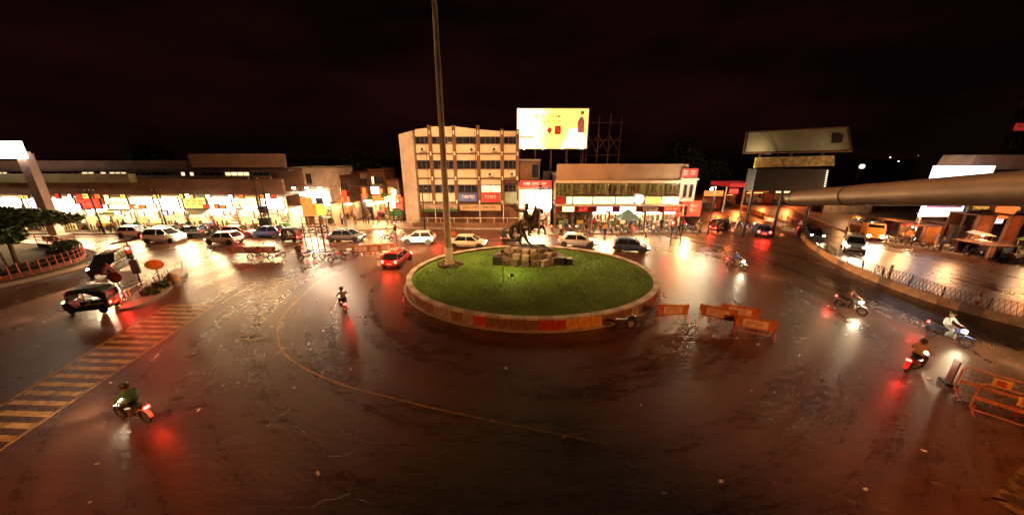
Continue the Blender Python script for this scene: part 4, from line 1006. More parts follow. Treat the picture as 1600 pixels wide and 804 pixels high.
s6 = shed('lean_to_stall', 'low lean-to stall with ochre shutters beyond the orange curtains', 1408, 1434, 348, 370, 40.5, mat('ochre_shutter', (.42, .24, .07), .7, var=.5, scale=3), 'stall', 5)
s7 = shed('lean_to_stall', 'red boarded lean-to stall near the yellow truck', 1376, 1404, 344, 362, 45.0, mat('red_board', (.36, .07, .04), .7, var=.5, scale=3), 'stall', 5)
s8 = shed('pale_depot', 'long pale low depot wall under the pipe beyond the truck', 1282, 1366, 314, 338, 60.0, mat('pale_sheet', (.40, .34, .26), .7, var=.4, scale=1), 'shed', 10)
for (t_, x, y, z, e) in ((s6, 46.0, 37.6, 3.0, 500), (s7, 48.5, 42.0, 3.0, 450), (s8, 57.5, 56.0, 4.0, 500)): lamp('POINT', 'stall_glow', t_, Vector((x, y, z)) - OFF[t_.name], e, (1, .45, .16), size=.3)
rs2 = random.Random(91)
for k_ in range(9):
    y = rs2.uniform(31, 42); u = rs2.uniform(1385, 1590); p = D(u, 345 + rs2.uniform(-8, 14), y); w_, h_ = rs2.uniform(.6, 1.3), rs2.uniform(.5, .9); z = max(1.9, min(p.z, 3.6))
    if p.x < 45.5: continue
    m, nm = rs2.choice([(E_orange, 'orange'), (E_warm, 'amber'), (E_red, 'red'), (E_pinkw, 'pink')])
    t = site('stall_sign', 'small lit %s board on a pole among the right hand stalls' % nm, 'sign', (p.x, y, .13), 'boards among the right stalls')
    signboard(t, p.x - w_ / 2, p.x + w_ / 2, z, z + h_, y, m, M_white if m in (E_red, E_orange) else M_redp, 1, 2, 950 + k_); MB().tube((p.x, y + .05, .13), (p.x, y + .05, z - .06), .04).build('pole', M_dark, t)
# slab roofed house behind
A, B = D(1505, 262, 44), D(1640, 242, 44)
wb = site('slab_roof_house', 'pale flat slab roofed house behind the white roof sign', 'building', ((A.x + B.x) / 2, 44, 0))
MB().bx(A.x + .5, B.x, 44.4, 46.5, 0, A.z - .2).build('wall', M_dkwall, wb); MB().prism([(A.x, A.z - .2), (B.x, A.z - .2), (B.x, B.z), (A.x + .6, B.z)], 43.6, 47).build('roof', M_pier, wb)
window(wb, A.x + 6, A.x + 8, A.z - 2.4, A.z - .8, 44.3, 2)
A, B = D(1500, 235, 62), D(1700, 158, 62)
tb = site('dark_tower_block', 'unlit dark block with one brick red parapet over the right stalls', 'building', ((A.x + B.x) / 2, 62, 0))
MB().bx(A.x + 7, B.x, 62, 74, 0, B.z - 1.2).build('wall', mat('unlit_wall', (.035, .022, .022), .9, var=.4), tb); MB().bx(A.x + 7.5, B.x, 61.7, 62, B.z - 1.2, B.z + .3).build('parapet', M_rust, tb)
for i in range(5):
    for j in range(3): window(tb, A.x + 8.5 + i * 3, A.x + 10 + i * 3, 8 + j * 3.5, 9.6 + j * 3.5, 61.9, 2)
p = D(1596, 198, 61); signboard(tb, p.x - .6, p.x + 3, p.z - .6, p.z + .6, 61.6, E_dred, M_white, 1, 1, 330)

# far red bazaar down the road on the right
for k, (u0, u1, v0, v1, y, m) in enumerate(((1092, 1128, 312, 332, 66, E_orange), (1130, 1152, 306, 330, 70, E_red), (1160, 1200, 302, 328, 74, E_orange), (1202, 1232, 306, 330, 72, E_warm))):
    A, B = D(u0, v1, y), D(u1, v0, y); t = site('far_shop', 'distant low shop with %s sign past the corner turret' % ['a torn orange', 'a red', 'a long orange', 'an amber'][k], 'building', ((A.x + B.x) / 2, y, 0))
    MB().bx(A.x, B.x, y + 2.6, y + 6, 0, B.z + .4).build('wall', M_dkwall, t); MB().bx(A.x, B.x, y - .2, y + 6, B.z + .4, B.z + .6).build('roof', M_rust, t)
    shop(t, A.x + .1, B.x - .1, y, .05, 2.4, 2.5, 340 + k, 1, wall=mat('red_shop_wall', (.5, .12, .06), .8), tube=glow('orange_tube', (1, .45, .12), 9, .1))
    signboard(t, A.x + .2, B.x - .2, 2.6, 3.6, y - .2, m, M_white, 3, 1, 350 + k)
    spill(t, ((A.x + B.x) / 2, y - 2.5, 3), 900, (1, .22, .06))
pp = D(1159, 300, 62); t = site('far_canopy', 'red flat filling station canopy on pale posts beyond the turret', 'canopy', (pp.x, 62, 0))
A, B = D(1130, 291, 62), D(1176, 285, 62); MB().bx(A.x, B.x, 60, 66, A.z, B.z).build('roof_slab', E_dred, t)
for x in (A.x + .7, B.x - 1.2): MB().tube((x, 62, 0), (x, 62, A.z), .15).build('post', M_white, t)
# starry white street lamp
p = D(1111, 295, 43.0); sl = thing('street_lamp', 'glaring white street lamp on a dark pole beside the turret', 'street lamp', (p.x + .6, p.y, 0))
MB().tube((0, 0, 0), (0, 0, p.z + .3), .09, .06).build('pole', M_dark, sl); MB().path([(0, 0, p.z + .3), (-.35, -.1, p.z + .35), (-.6, -.15, p.z + .12)], .035).build('arm', M_dark, sl)
MB().ball((-.6, -.15, p.z), .16).build('bulb', E_flood, sl)
lamp('POINT', 'street_glare', sl, (-.6, -.5, p.z), 1900, (1, .76, .44), size=.25)
p = D(1347, 260, 70); t = thing('far_lamp', 'single pale lamp cluster far off beyond the hoarding', 'street lamp', (p.x, 70, 0))
MB().tube((0, .4, 0), (0, .4, p.z + .5), .08).build('pole', M_dark, t); MB().ball((0, 0, p.z), .65, .3, .5).build('bulb', glow('far_bulb', (1, .9, .7), 1.6, .6, 3), t)
for k, (u, v) in enumerate(((1391, 246), (1436, 243), (1441, 249), (1455, 246), (1404, 252))):
    p = D(u, v, 260); t = thing('hill_lamp', 'tiny far lamp on a mast by the dark skyline', 'street lamp', (p.x, 260, 0), 0, 'tiny lamps on the skyline')
    MB().tube((0, .6, -.1), (0, .6, p.z + .5), .15).build('pole', M_dark, t); MB().ball((0, 0, p.z), .45, n=6, k=4).build('bulb', glow('hill_bulb', (.9, .95, 1), 3.0, 0), t)

# ================================================================== TREES
def tree(name, label, loc, h, crown, n_leaf, leaf=M_leaf, seed=0, trunk_r=.22, group=None, lsz=.22):
    """crown: list of (x, y, z, rx, ry, rz) clumps round the trunk foot"""
    r = random.Random(seed); t = thing(name, label, 'tree', loc, 0, group)
    b = MB(); top = Vector((r.uniform(-.2, .2), r.uniform(-.2, .2), h * .55))
    b.path([(0, 0, -.1), (.05, 0, h * .25), tuple(top)], [trunk_r, trunk_r * .8, trunk_r * .6], 8)
    for (x, y, z, rx, ry, rz) in crown:
        mid = top.lerp(Vector((x, y, z)), .5) + Vector((r.uniform(-.2, .2), r.uniform(-.2, .2), .2))
        b.path([tuple(top), tuple(mid), (x, y, z)], [trunk_r * .5, trunk_r * .3, .03], 6)
    b.build('trunk', M_bark, t, True)
    V = []; F = []
    vol = [c[3] * c[4] * c[5] for c in crown]; sv = sum(vol)
    for c, v in zip(crown, vol):
        for _ in range(int(n_leaf * v / sv)):
            d = Vector((r.gauss(0, 1), r.gauss(0, 1), r.gauss(0, 1))).normalized() * (r.random() ** .4)
            if r.random() < .25: d *= 1.18
            p = Vector((c[0] + d.x * c[3], c[1] + d.y * c[4], c[2] + d.z * c[5]))
            a = Vector((r.gauss(0, 1), r.gauss(0, 1), r.gauss(0, .6))).normalized(); e = a.cross(Vector((r.gauss(0, 1), r.gauss(0, 1), r.gauss(0, 1)))).normalized()
            s_ = lsz * r.uniform(.6, 1.3); o = len(V)
            V += [tuple(p - a * s_), tuple(p + e * s_ * .45), tuple(p + a * s_), tuple(p - e * s_ * .45)]; F.append((o, o + 1, o + 2, o + 3))
    me = bpy.data.meshes.new('crown'); me.from_pydata(V, [], F); me.materials.append(leaf)
    put('crown', me, t)
    return t
# planted island on the left with its railing
ip = [(-62, 38.6), (-52, 36.5), (-45.5, 34.5), (-41.6, 31.6), (-40.4, 28.6), (-40.6, 25.4), (-41.8, 23.2), (-46, 21.2), (-54, 20), (-64, 22)]
ipp = smooth_line(ip + [ip[0]], 5)[:-1]
isl = MB().slab([(p.x, p.y) for p in ipp], 0, .22).build('planted_island', mat('dry_soil', (.06, .045, .03), .9, var=.5, scale=1, bump=.6)); tag(isl, kind='structure')
km = MB().box((0, 0, .14), (.9, .25, .28)).mesh('kerb_stone', M_kerb)
for i in range(len(ipp)):
    a, c = ipp[i], ipp[(i + 1) % len(ipp)]; d = c - a; n = max(1, round(d.length / .92))
    for j in range(n): put('kerb_stone', km, isl, a + d * ((j + .5) / n), math.atan2(d.y, d.x))
fr = site('island_railing', 'rusty red railing round the planted island with trees', 'railing', (-43, 29, .2))
cen = Vector((-52, 29, 0)); inner = [cen + (p - cen) * .90 for p in ipp]
for i in range(4, 40):
    a, c = inner[i], inner[i + 1]; Z = Vector((0, 0, 1))
    MB().tube(a + Z * .2, a + Z * 1.5, .05, .04, 6).build('post', M_redp, fr)
    for z in (.55, 1.0, 1.4): MB().tube(a + Z * z, c + Z * z, .03, .03, 5).build('rail', M_rust, fr)
    MB().box(tuple((a + c) / 2 + Z * .42), ((c - a).length - .1, .06, .42), math.atan2((c - a).y, (c - a).x)).build('infill_panel', M_rust, fr)
tree('shade_tree', 'broad flat topped shade tree inside the red railed island', (-46.5, 29.5, .15), 5.4, [(0, 0, 4.6, 3.0, 2.6, .85), (-2.6, .6, 4.5, 2.6, 2.3, .8), (2.5, .4, 4.4, 2.3, 2.0, .7), (3.6, 1.4, 4.2, 1.6, 1.5, .5), (.4, -1.3, 4.9, 1.9, 1.6, .55)], 9000, seed=1)
tree('shade_tree', 'spreading shade tree behind the red and yellow roadside poster', (-50.5, 28.0, .15), 5.6, [(0, 0, 4.8, 3.0, 2.6, .9), (-2.8, .4, 4.7, 2.5, 2.2, .8), (2.2, -.6, 4.5, 2.2, 2.0, .7), (.2, -1.8, 4.3, 2.2, 1.6, .6)], 8000, seed=2)
tree('garden_tree', 'slender leaning small tree by the island kerb', (-44.6, 27.6, .15), 3.8, [(.2, .2, 3.4, 1.3, 1.2, .6), (1.0, .3, 3.1, .9, .9, .45)], 1800, seed=3, trunk_r=.10)
tree('garden_tree', 'tiny round headed sapling at the tip of the island', (-41.4, 29.6, .15), 2.4, [(0, 0, 2.1, .8, .8, .35), (.5, 0, 2.0, .6, .5, .28)], 700, seed=4, trunk_r=.05, lsz=.16)
hb = random.Random(6)
for k in range(7):
    i = 8 + k * 3; p = cen + (ipp[i] - cen) * .80
    t = thing('shrub', 'low dark shrub planted inside the island railing', 'shrub', (p.x, p.y, .2), 0, 'shrubs inside the island railing')
    b = MB()
    for j in range(420):
        d = Vector((hb.gauss(0, 1), hb.gauss(0, 1), abs(hb.gauss(0, 1)))).normalized() * hb.random() ** .4; q_ = Vector((d.x * .95, d.y * .95, d.z * .9))
        a = Vector((hb.gauss(0, 1), hb.gauss(0, 1), hb.gauss(0, 1))).normalized() * .16; e = a.orthogonal() * .5
        b.add([q_ - a, q_ + e, q_ + a, q_ - e], [(0, 1, 2, 3)])
    me = bpy.data.meshes.new('foliage'); me.from_pydata(b.v, [], b.f); me.materials.append(M_leaf2); put('foliage', me, t)
    MB().path([(0, 0, 0), (.05, 0, .5)], [.05, .02], 5).build('stem', M_bark, t)
# dark trees on the skyline
for k, (u, v, y, w, lab) in enumerate(((1070, 215, 85, 8.5, 'tall black tree silhouette rising behind the corner turret'), (1115, 250, 92, 8, 'dark rounded tree behind the white street lamp'), (1375, 250, 110, 11, 'dark spreading tree on the skyline right of the hoarding'),
                                       (1470, 245, 100, 9, 'dark tree behind the long white roof sign'), (230, 225, 75, 9, 'dark tree crown behind the long market building roof'), (560, 238, 80, 9, 'dark tree crown above the bazaar lane roofs'), (480, 245, 82, 7, 'small dark tree behind the pale corner house'), (1240, 262, 105, 10, 'dark low tree seen under the hoarding'))):
    p = D(u, v, y); h = max(p.z, 6)
    tree('skyline_tree', lab, (p.x, y, -.08), h, [(0, 0, h * .78, w * .45, w * .4, h * .22), (-w * .3, 0, h * .62, w * .35, w * .3, h * .2), (w * .32, 0, h * .58, w * .35, w * .3, h * .2)], 1700, M_leaf2, 20 + k, .35, lsz=.55)

# poster board on the island edge
p = G(6, 432); ps_ = thing('poster_board', 'tilted red, yellow and white printed poster board at the island edge', 'poster', (-41.6, 22.9, .2), R(38))
hz_ = 3.4
o = MB().bx(-2.6, 1.1, -.08, 0, .75, hz_).build('board', M_white, ps_)
for (z0, z1, m) in ((.80, 1.15, mat('cream_print', (.6, .42, .3), .6)), (1.17, 1.5, M_yellow), (1.52, 1.8, MATS['cream_print']), (1.82, 2.05, M_yellow), (2.07, 2.8, M_redp)): MB().bx(-2.55, 1.05, -.10, -.081, z0, z1).build('printed_band', m, o)
MB().bx(.0, 1.04, -.115, -.101, .95, 1.7).build('printed_picture', M_redp, o)
scribble(o, -2.4, .9, 2.1, 2.75, -.09, M_white, 4, 3, 401); scribble(o, -2.4, -.1, .9, 1.7, -.09, M_dark, 4, 3, 402); scribble(o, -2.4, .9, 2.85, 3.3, -.07, M_brown, 3, 1, 403)
for x in (-2.3, .8): MB().tube((x, .08, -.05), (x, .08, hz_), .06).build('post', M_rust, ps_)

# ================================================================== VEHICLES
def wheel_mesh(r, w):
    t = MB().lathe([(r * .62, -w / 2), (r * .93, -w / 2), (r, -w * .3), (r, w * .3), (r * .93, w / 2), (r * .62, w / 2)], ax='Y', n=18).mesh('tyre', M_tyre, True)
    b = MB().lathe([(r * .60, -w * .42), (r * .60, w * .42)], ax='Y', n=14)
    for k in range(5):
        a = k * 1.2566; b.box((r * .3 * math.cos(a), 0, r * .3 * math.sin(a)), (r * .5, w * .95, r * .14), 0, -a)
    return t, b.mesh('rim', M_rim)
CW = wheel_mesh(.30, .19); AW = wheel_mesh(.21, .11); TW = wheel_mesh(.48, .26)
def add_wheel(par, loc, wm):
    e = put('wheel', wm[0], par, loc); put('rim', wm[1], e, (0, 0, 0)); return e
def ringx(x, w, z0, z1, tw=.9):
    return [(x, -w * .88, z0), (x, -w, z0 + .14), (x, -w, z0 + (z1 - z0) * .6), (x, -w * tw, z1), (x, w * tw, z1), (x, w, z0 + (z1 - z0) * .6), (x, w, z0 + .14), (x, w * .88, z0)]
def make_car(name, label, paintm, kind='hatch', lights='both'):
    t = thing(name, label, 'car')
    L = {'hatch': 0, 'sedan': .5, 'suv': .3}[kind]; up = .18 if kind == 'suv' else 0
    xr = -1.86 - L
    st = [(xr, .66, .40, .78), (xr + .06, .76, .30, .90 + up), (xr + .5, .81, .24, .94 + up), (-.3, .83, .22, .93 + up), (.8, .82, .22, .92 + up), (1.4, .79, .24, .82 + up), (1.78, .72, .28, .70 + up), (1.88, .58, .34, .60 + up)]
    MB().loft([ringx(*q) for q in st]).build('body', paintm, t, True)
    rx = xr + (.95 if kind == 'sedan' else .42); zg = .91 + up; zr_ = 1.42 + up * 1.6
    base = [(rx - .30 if kind != 'sedan' else rx - .35, .76), (1.0, .76)]; topx = [(rx + .12, .60), (.28, .60)]
    g = MB(); x0, w0 = base[0]; x1, _ = base[1]; a, w1 = topx[0]; c, _ = topx[1]
    g.add([(x0, -w0, zg), (x1, -w0, zg), (x1, w0, zg), (x0, w0, zg), (a, -w1, zr_), (c, -w1, zr_), (c, w1, zr_), (a, w1, zr_)], [(0, 1, 5, 4), (1, 2, 6, 5), (2, 3, 7, 6), (3, 0, 4, 7)])
    g.build('window_glass', M_carglass, t)
    MB().loft([[(x, -w, z - .03), (x, -w * .96, z + .03), (x, -w * .5, z + .06), (x, w * .5, z + .06), (x, w * .96, z + .03), (x, w, z - .03)] for x, w, z in ((a - .06, .60, zr_), ((a + c) / 2, .64, zr_ + .015), (c + .06, .60, zr_))]).build('roof', paintm, t, True)
    for s_ in (-1, 1):
        for (p, q_) in (((x0, s_ * w0, zg), (a, s_ * w1, zr_)), ((x1, s_ * w0, zg), (c, s_ * w1, zr_)), ((-.35, s_ * w0, zg), (-.35, s_ * w1, zr_))): MB().tube(p, q_, .045, .04, 6).build('pillar', paintm, t)
        m_ = MB().ball((.85, s_ * .92, 1.0 + up), .09, .08, .07); m_.build('wing_mirror', paintm, t)
        MB().box((.0, s_ * .835, .78 + up), (.16, .03, .03)).build('door_handle', M_chrome, t)
        o = MB().ball((1.72, s_ * .56, .63 + up), .13, .15, .09).build('headlight', E_head if lights in ('both', 'front') else M_chrome, t)
        o = MB().box((xr + .02, s_ * .60, .78 + up * .6), (.10, .20, .24)).build('tail_light', E_tail if lights in ('both', 'rear') else M_redp, t)
        for x in (xr + .62, 1.18): add_wheel(t, (x, s_ * .76, .30), CW)
        for x in (xr + .62, 1.18): MB().lathe([(.37, -.01), (.37, .01)], (x, s_ * .815, .32), 'Y', 16).build('wheel_arch', M_blackp, t)
    MB().box((1.86, 0, .42), (.12, 1.2, .16)).build('front_bumper', M_blackp, t); MB().box((xr - .01, 0, .42), (.12, 1.3, .18)).build('rear_bumper', M_blackp, t)
    MB().box((xr - .075, 0, .60), (.02, .5, .12)).build('number_plate', M_yellow if kind == 'suv' else M_white, t)
    MB().box((1.87, 0, .56 + up), (.05, .7, .10)).build('grille', M_blackp, t)
    if lights in ('both', 'front'):
        f = (2.1, 0, .68 + up); lamp('SPOT', 'head_beam', t, f, 4200, (1, .72, .38), aim(f, (12, 0, 0.0)), .2, R(58), .8)
    if lights in ('both', 'rear'): lamp('POINT', 'tail_glow', t, (xr - .45, 0, .62), 50, (1, .03, .015), size=.25)
    return t
def make_auto(name, label, lights=True):
    t = thing(name, label, 'rickshaw')
    hull = [(-1.25, .58, .36, .95), (-1.2, .64, .30, 1.0), (-.5, .66, .28, .95), (-.1, .64, .28, .52), (.35, .62, .28, .50), (.75, .50, .30, .95), (1.05, .36, .34, .90), (1.22, .18, .42, .74)]
    MB().loft([ringx(*q) for q in hull]).build('body', M_blackp, t, True)
    hood = []
    for x, h, w in ((-1.24, 1.5, .60), (-1.0, 1.72, .64), (-.3, 1.78, .65), (.35, 1.76, .63), (.62, 1.68, .58)):
        hood.append([(x, -w, 1.0 if x < -.5 else h - .26), (x, -w, h - .16), (x, -w * .75, h), (x, w * .75, h), (x, w, h - .16), (x, w, 1.0 if x < -.5 else h - .26), (x, w * .94, 1.02 if x < -.5 else h - .22), (x, w * .7, h - .06), (x, -w * .7, h - .06), (x, -w * .94, 1.02 if x < -.5 else h - .22)])
    MB().loft(hood).build('canopy_hood', mat('black_canvas', (.025, .024, .022), .45, var=.4, scale=4, bump=.3), t, True)
    MB().add([(.80, -.48, .95), (.80, .48, .95), (.62, .55, 1.62), (.62, -.55, 1.62), (.82, -.48, .95), (.82, .48, .95), (.64, .55, 1.62), (.64, -.55, 1.62)], [(0, 1, 2, 3), (7, 6, 5, 4)]).build('windscreen', M_carglass, t)
    for s_ in (-1, 1):
        MB().tube((.78, s_ * .50, .94), (.62, s_ * .57, 1.66), .03, .03, 6).build('front_pillar', M_yellow, t)
        MB().tube((-.2, s_ * .64, .9), (-.2, s_ * .63, 1.7), .022, .022, 6).build('side_pillar', M_blackp, t)
        add_wheel(t, (-.85, s_ * .57, .21), AW)
        MB().box((-1.27, s_ * .48, .70), (.06, .12, .16)).build('tail_light', E_tail if lights else M_redp, t)
        MB().box((-.6, s_ * .665, .72), (.9, .012, .09)).build('yellow_stripe', M_yellow, t)
    add_wheel(t, (.98, 0, .21), AW)
    MB().ball((1.17, 0, .80), .10, .12, .10).build('headlight', E_head if lights else M_chrome, t)
    MB().box((-.75, 0, .78), (.45, 1.0, .14)).box((-1.02, 0, 1.05), (.12, 1.0, .5)).build('passenger_seat', mat('maroon_seat', (.2, .04, .03), .6), t)
    MB().box((.15, 0, .68), (.35, .5, .30)).build('driver_seat', M_blackp, t)
    MB().tube((.55, -.28, 1.0), (.55, .28, 1.0), .02).tube((.55, 0, 1.0), (.8, 0, .7), .02).build('handlebar', M_chrome, t)
    MB().box((-1.275, 0, .55), (.02, .42, .11)).build('number_plate', M_yellow, t)
    if lights:
        lamp('SPOT', 'head_beam', t, (1.35, 0, .8), 420, (1, .86, .62), aim((1.35, 0, .8), (9, 0, 0)), .15, R(60), .8); lamp('POINT', 'tail_glow', t, (-1.6, 0, .65), 35, (1, .03, .015), size=.2)
    return t
def bike_wheel():
    n, k, r0, r1 = 20, 6, .255, .045
    b = MB(); rg = []
    for i in range(n):
        a = 2 * math.pi * i / n; rg.append([((r0 + r1 * math.cos(2 * math.pi * j / k)) * math.cos(a), r1 * 1.0 * math.sin(2 * math.pi * j / k), (r0 + r1 * math.cos(2 * math.pi * j / k)) * math.sin(a)) for j in range(k)])
    b.loft(rg + [rg[0]], cap=False); ty = b.mesh('tyre', M_tyre, True)
    s = MB().lathe([(.05, -.05), (.05, .05)], ax='Y', n=8)
    for i in range(6):
        a = math.pi * i / 3; s.tube((.04 * math.cos(a), .02, .04 * math.sin(a)), (.235 * math.cos(a), 0, .235 * math.sin(a)), .012, .01, 4)
    return ty, s.mesh('rim', M_rim)
BW = bike_wheel()
def make_bike(name, label, paintm, lights='none'):
    t = thing(name, label, 'motorbike')
    add_wheel(t, (.66, 0, .30), BW); add_wheel(t, (-.62, 0, .30), BW)
    MB().path([(.42, 0, .86), (.30, 0, .62), (.05, 0, .36), (-.3, 0, .36), (-.55, 0, .66)], .028).path([(.40, 0, .84), (-.1, 0, .68), (-.75, 0, .78)], .026).tube((-.25, .09, .36), (-.62, .09, .30), .022).tube((-.25, -.09, .36), (-.62, -.09, .30), .022).build('frame', M_dark, t)
    MB().tube((.66, .08, .30), (.40, .08, .90), .022).tube((.66, -.08, .30), (.40, -.08, .90), .022).build('fork', M_chrome, t)
    MB().path([(.26, .36, 1.0), (.34, .22, .98), (.40, 0, .95), (.34, -.22, .98), (.26, -.36, 1.0)], .016).build('handlebar', M_chrome, t)
    MB().loft([[(x, -w, z0), (x, -w, (z0 + z1) / 2 + .04), (x, -w * .4, z1), (x, w * .4, z1), (x, w, (z0 + z1) / 2 + .04), (x, w, z0)] for x, w, z0, z1 in ((-.12, .09, .70, .82), (.05, .14, .68, .92), (.25, .14, .70, .94), (.38, .08, .76, .90))]).build('fuel_tank', paintm, t, True)
    MB().loft([[(x, -w, z - .08), (x, -w, z), (x, w, z), (x, w, z - .08)] for x, w, z in ((-.08, .09, .80), (-.3, .13, .80), (-.6, .12, .85), (-.82, .07, .88))]).build('seat', M_blackp, t)
    MB().box((.08, 0, .44), (.34, .24, .30)).lathe([(.1, -.16), (.1, .16)], (.0, 0, .38), 'Y', 10).build('engine', M_steel, t)
    MB().path([(.2, -.13, .34), (-.1, -.15, .26), (-.75, -.17, .34)], [.025, .03, .045]).build('exhaust', M_chrome, t)
    MB().loft([[(-.62 + .34 * math.cos(a), -.06, .30 + .34 * math.sin(a)), (-.62 + .34 * math.cos(a), .06, .30 + .34 * math.sin(a)), (-.62 + .36 * math.cos(a), .06, .30 + .36 * math.sin(a)), (-.62 + .36 * math.cos(a), -.06, .30 + .36 * math.sin(a))] for a in (.6, 1.2, 1.8, 2.4, 3.0)]).build('rear_mudguard', paintm, t)
    MB().loft([[(.66 + .33 * math.cos(a), -.05, .30 + .33 * math.sin(a)), (.66 + .33 * math.cos(a), .05, .30 + .33 * math.sin(a)), (.66 + .35 * math.cos(a), .05, .30 + .35 * math.sin(a)), (.66 + .35 * math.cos(a), -.05, .30 + .35 * math.sin(a))] for a in (.5, 1.1, 1.8, 2.5)]).build('front_mudguard', paintm, t)
    MB().ball((.50, 0, .86), .08, .10, .09).build('headlight', E_head if lights in ('front', 'both') else M_chrome, t)
    MB().box((-.88, 0, .78), (.06, .16, .08)).build('tail_light', E_tail if lights in ('rear', 'both') else M_redp, t)
    if lights in ('front', 'both'): lamp('SPOT', 'head_beam', t, (.65, 0, .86), 520, (1, .84, .56), aim((.65, 0, .86), (7, 0, 0)), .12, R(62), .8)
    if lights in ('rear', 'both'): lamp('POINT', 'tail_glow', t, (-1.25, 0, .6), 16, (1, .03, .015), size=.15)
    return t

# ================================================================== PEOPLE
def zone(me, fn):
    for p in me.polygons: p.material_index = fn(p.center)
def fingers(me, hand, ahead, side, scale=1.0):
    """five short tapered fingers grown from a palm, joined to the same body mesh"""
    b = MB(); hand = Vector(hand); ahead = Vector(ahead).normalized(); side = Vector(side).normalized()
    for k, (o, l) in enumerate(((-.032, .07), (-.011, .085), (.011, .08), (.032, .065))):
        p = hand + side * o; m_ = p + ahead * l * .55; e = m_ + (ahead * .6 + Vector((0, 0, -.6))).normalized() * l * .45
        b.path([p, m_, e], [.010, .009, .006], 5)
    p = hand - side * .035 - ahead * .03; b.path([p, p + (ahead - side).normalized() * .045, p + (ahead * 1.4 - side * .6).normalized() * .075], [.011, .010, .007], 5)
    bm = bmesh.new(); bm.from_mesh(me); o = len(bm.verts); vs = [bm.verts.new(v) for v in b.v]
    for f in b.f:
        try: q_ = bm.faces.new([vs[i] for i in f]); q_.material_index = 2; q_.smooth = True
        except ValueError: pass
    bm.to_mesh(me); bm.free()
def hair_mesh(c, helmet=False):
    b = MB(); r0 = .118 if not helmet else .15
    rings = [[(c[0] - .012 + r0 * s_ * math.cos(2 * math.pi * i / 12), c[1] + r0 * .9 * s_ * math.sin(2 * math.pi * i / 12), c[2] + h) for i in range(12)] for s_, h in ((.96, .0 if not helmet else -.06), (1.0, .05), (.8, .105), (.4, .135), (.1, .14))]
    return b.loft(rings).mesh('helmet' if helmet else 'hair', M_blackp if helmet else M_hair, True)
def face_bits(me, c):
    b = MB(); x = c[0]
    b.add([(x + .10, -.018, c[2] - .03), (x + .10, .018, c[2] - .03), (x + .135, 0, c[2] - .035), (x + .10, 0, c[2] + .03)], [(0, 1, 2), (0, 2, 3), (2, 1, 3), (0, 3, 1)])
    for s_ in (-1, 1): b.ball((x + .094, s_ * .036, c[2] + .012), .013, n=5, k=4); b.ball((x, s_ * .096, c[2] - .005), .022, .014, .034, 6, 4)
    b.box((x + .097, 0, c[2] - .068), (.012, .05, .012))
    bm = bmesh.new(); bm.from_mesh(me); vs = [bm.verts.new(v) for v in b.v]
    for k, f in enumerate(b.f): q_ = bm.faces.new([vs[i] for i in f]); q_.material_index = 2
    bm.to_mesh(me); bm.free()
def standing(step=0.0, arm=0.0):
    hip = (0, 0, .94, .135); ch = (0, 0, 1.30, .145); hd_ = (.015, 0, 1.60)
    L = [[hip, (0, 0, 1.1, .125), ch, (0, 0, 1.44, .055), (.01, 0, 1.54, .085), (.02, 0, 1.64, .09)]]
    for s_ in (-1, 1):
        k = step * s_
        L.append([hip, (.02, s_ * .10, .86, .095), (.16 * k + .04, s_ * .10, .48, .068), (.24 * k, s_ * .10, .10, .045), (.24 * k + .06, s_ * .105, .045, .045), (.24 * k + .17, s_ * .11, .035, .032)])
        L.append([ch, (0, s_ * .19, 1.38, .062), (-.14 * k - .02, s_ * .24, 1.10, .046), (.10 + arm * .1 - .1 * k, s_ * .23, .88 + arm * .12, .036), (.14 + arm * .12 - .1 * k, s_ * .225, .80 + arm * .14, .034)])
    me = skin_mesh('body', L, [M_white, M_dark, M_skin, M_blackp], 0)
    zone(me, lambda c: 2 if c.z > 1.46 or (abs(c.y) > .17 and c.z < 1.02) else (0 if c.z > .92 else (3 if c.z < .08 else 1)))
    for s_ in (-1, 1): fingers(me, (.14 + arm * .12 - .1 * step * s_, s_ * .225, .77 + arm * .14), (.15, 0, -1), (1, 0, 0))
    face_bits(me, hd_); return me, hd_
def riding():
    hip = (-.28, 0, .96, .135); ch = (-.18, 0, 1.32, .145); hd_ = (-.13, 0, 1.63)
    L = [[hip, (-.25, 0, 1.12, .125), ch, (-.16, 0, 1.46, .055), (-.14, 0, 1.57, .085), (-.13, 0, 1.67, .09)]]
    for s_ in (-1, 1):
        L.append([hip, (-.2, s_ * .12, .93, .095), (.17, s_ * .20, .80, .068), (.0, s_ * .19, .42, .046), (.0, s_ * .19, .36, .045), (.13, s_ * .2, .34, .032)])
        L.append([ch, (-.17, s_ * .19, 1.38, .062), (-.02, s_ * .29, 1.14, .046), (.20, s_ * .32, 1.03, .036), (.26, s_ * .31, 1.02, .034)])
    me = skin_mesh('body', L, [M_white, M_dark, M_skin, M_blackp], 0)
    zone(me, lambda c: 2 if c.z > 1.48 or (abs(c.y) > .2 and c.x > .08 and c.z > .95) else (0 if (c.z > 1.0) else (3 if c.z < .40 else 1)))
    for s_ in (-1, 1): fingers(me, (.27, s_ * .31, 1.035), (.6, 0, -.5), (0, 1, 0))
    face_bits(me, hd_); return me, hd_
BODY = {'stand': standing(.25, .3), 'walk': standing(1.0, .6), 'ride': riding()}
HAIR = {k: hair_mesh(v[1]) for k, v in BODY.items()}; HELM = hair_mesh(BODY['ride'][1], True)
CL = {'white': (.7, .66, .6), 'red': (.45, .04, .04), 'blue': (.06, .12, .35), 'black': (.02, .02, .022), 'pink': (.65, .15, .32), 'grey': (.22, .22, .22), 'yellow': (.65, .42, .06), 'green': (.06, .22, .08), 'brown': (.18, .09, .05), 'orange': (.6, .2, .04), 'navy': (.03, .04, .12), 'khaki': (.32, .25, .13)}
CM = {k: mat('cloth_' + k, c, .85, var=.25, scale=6) for k, c in CL.items()}
used_lab = set()
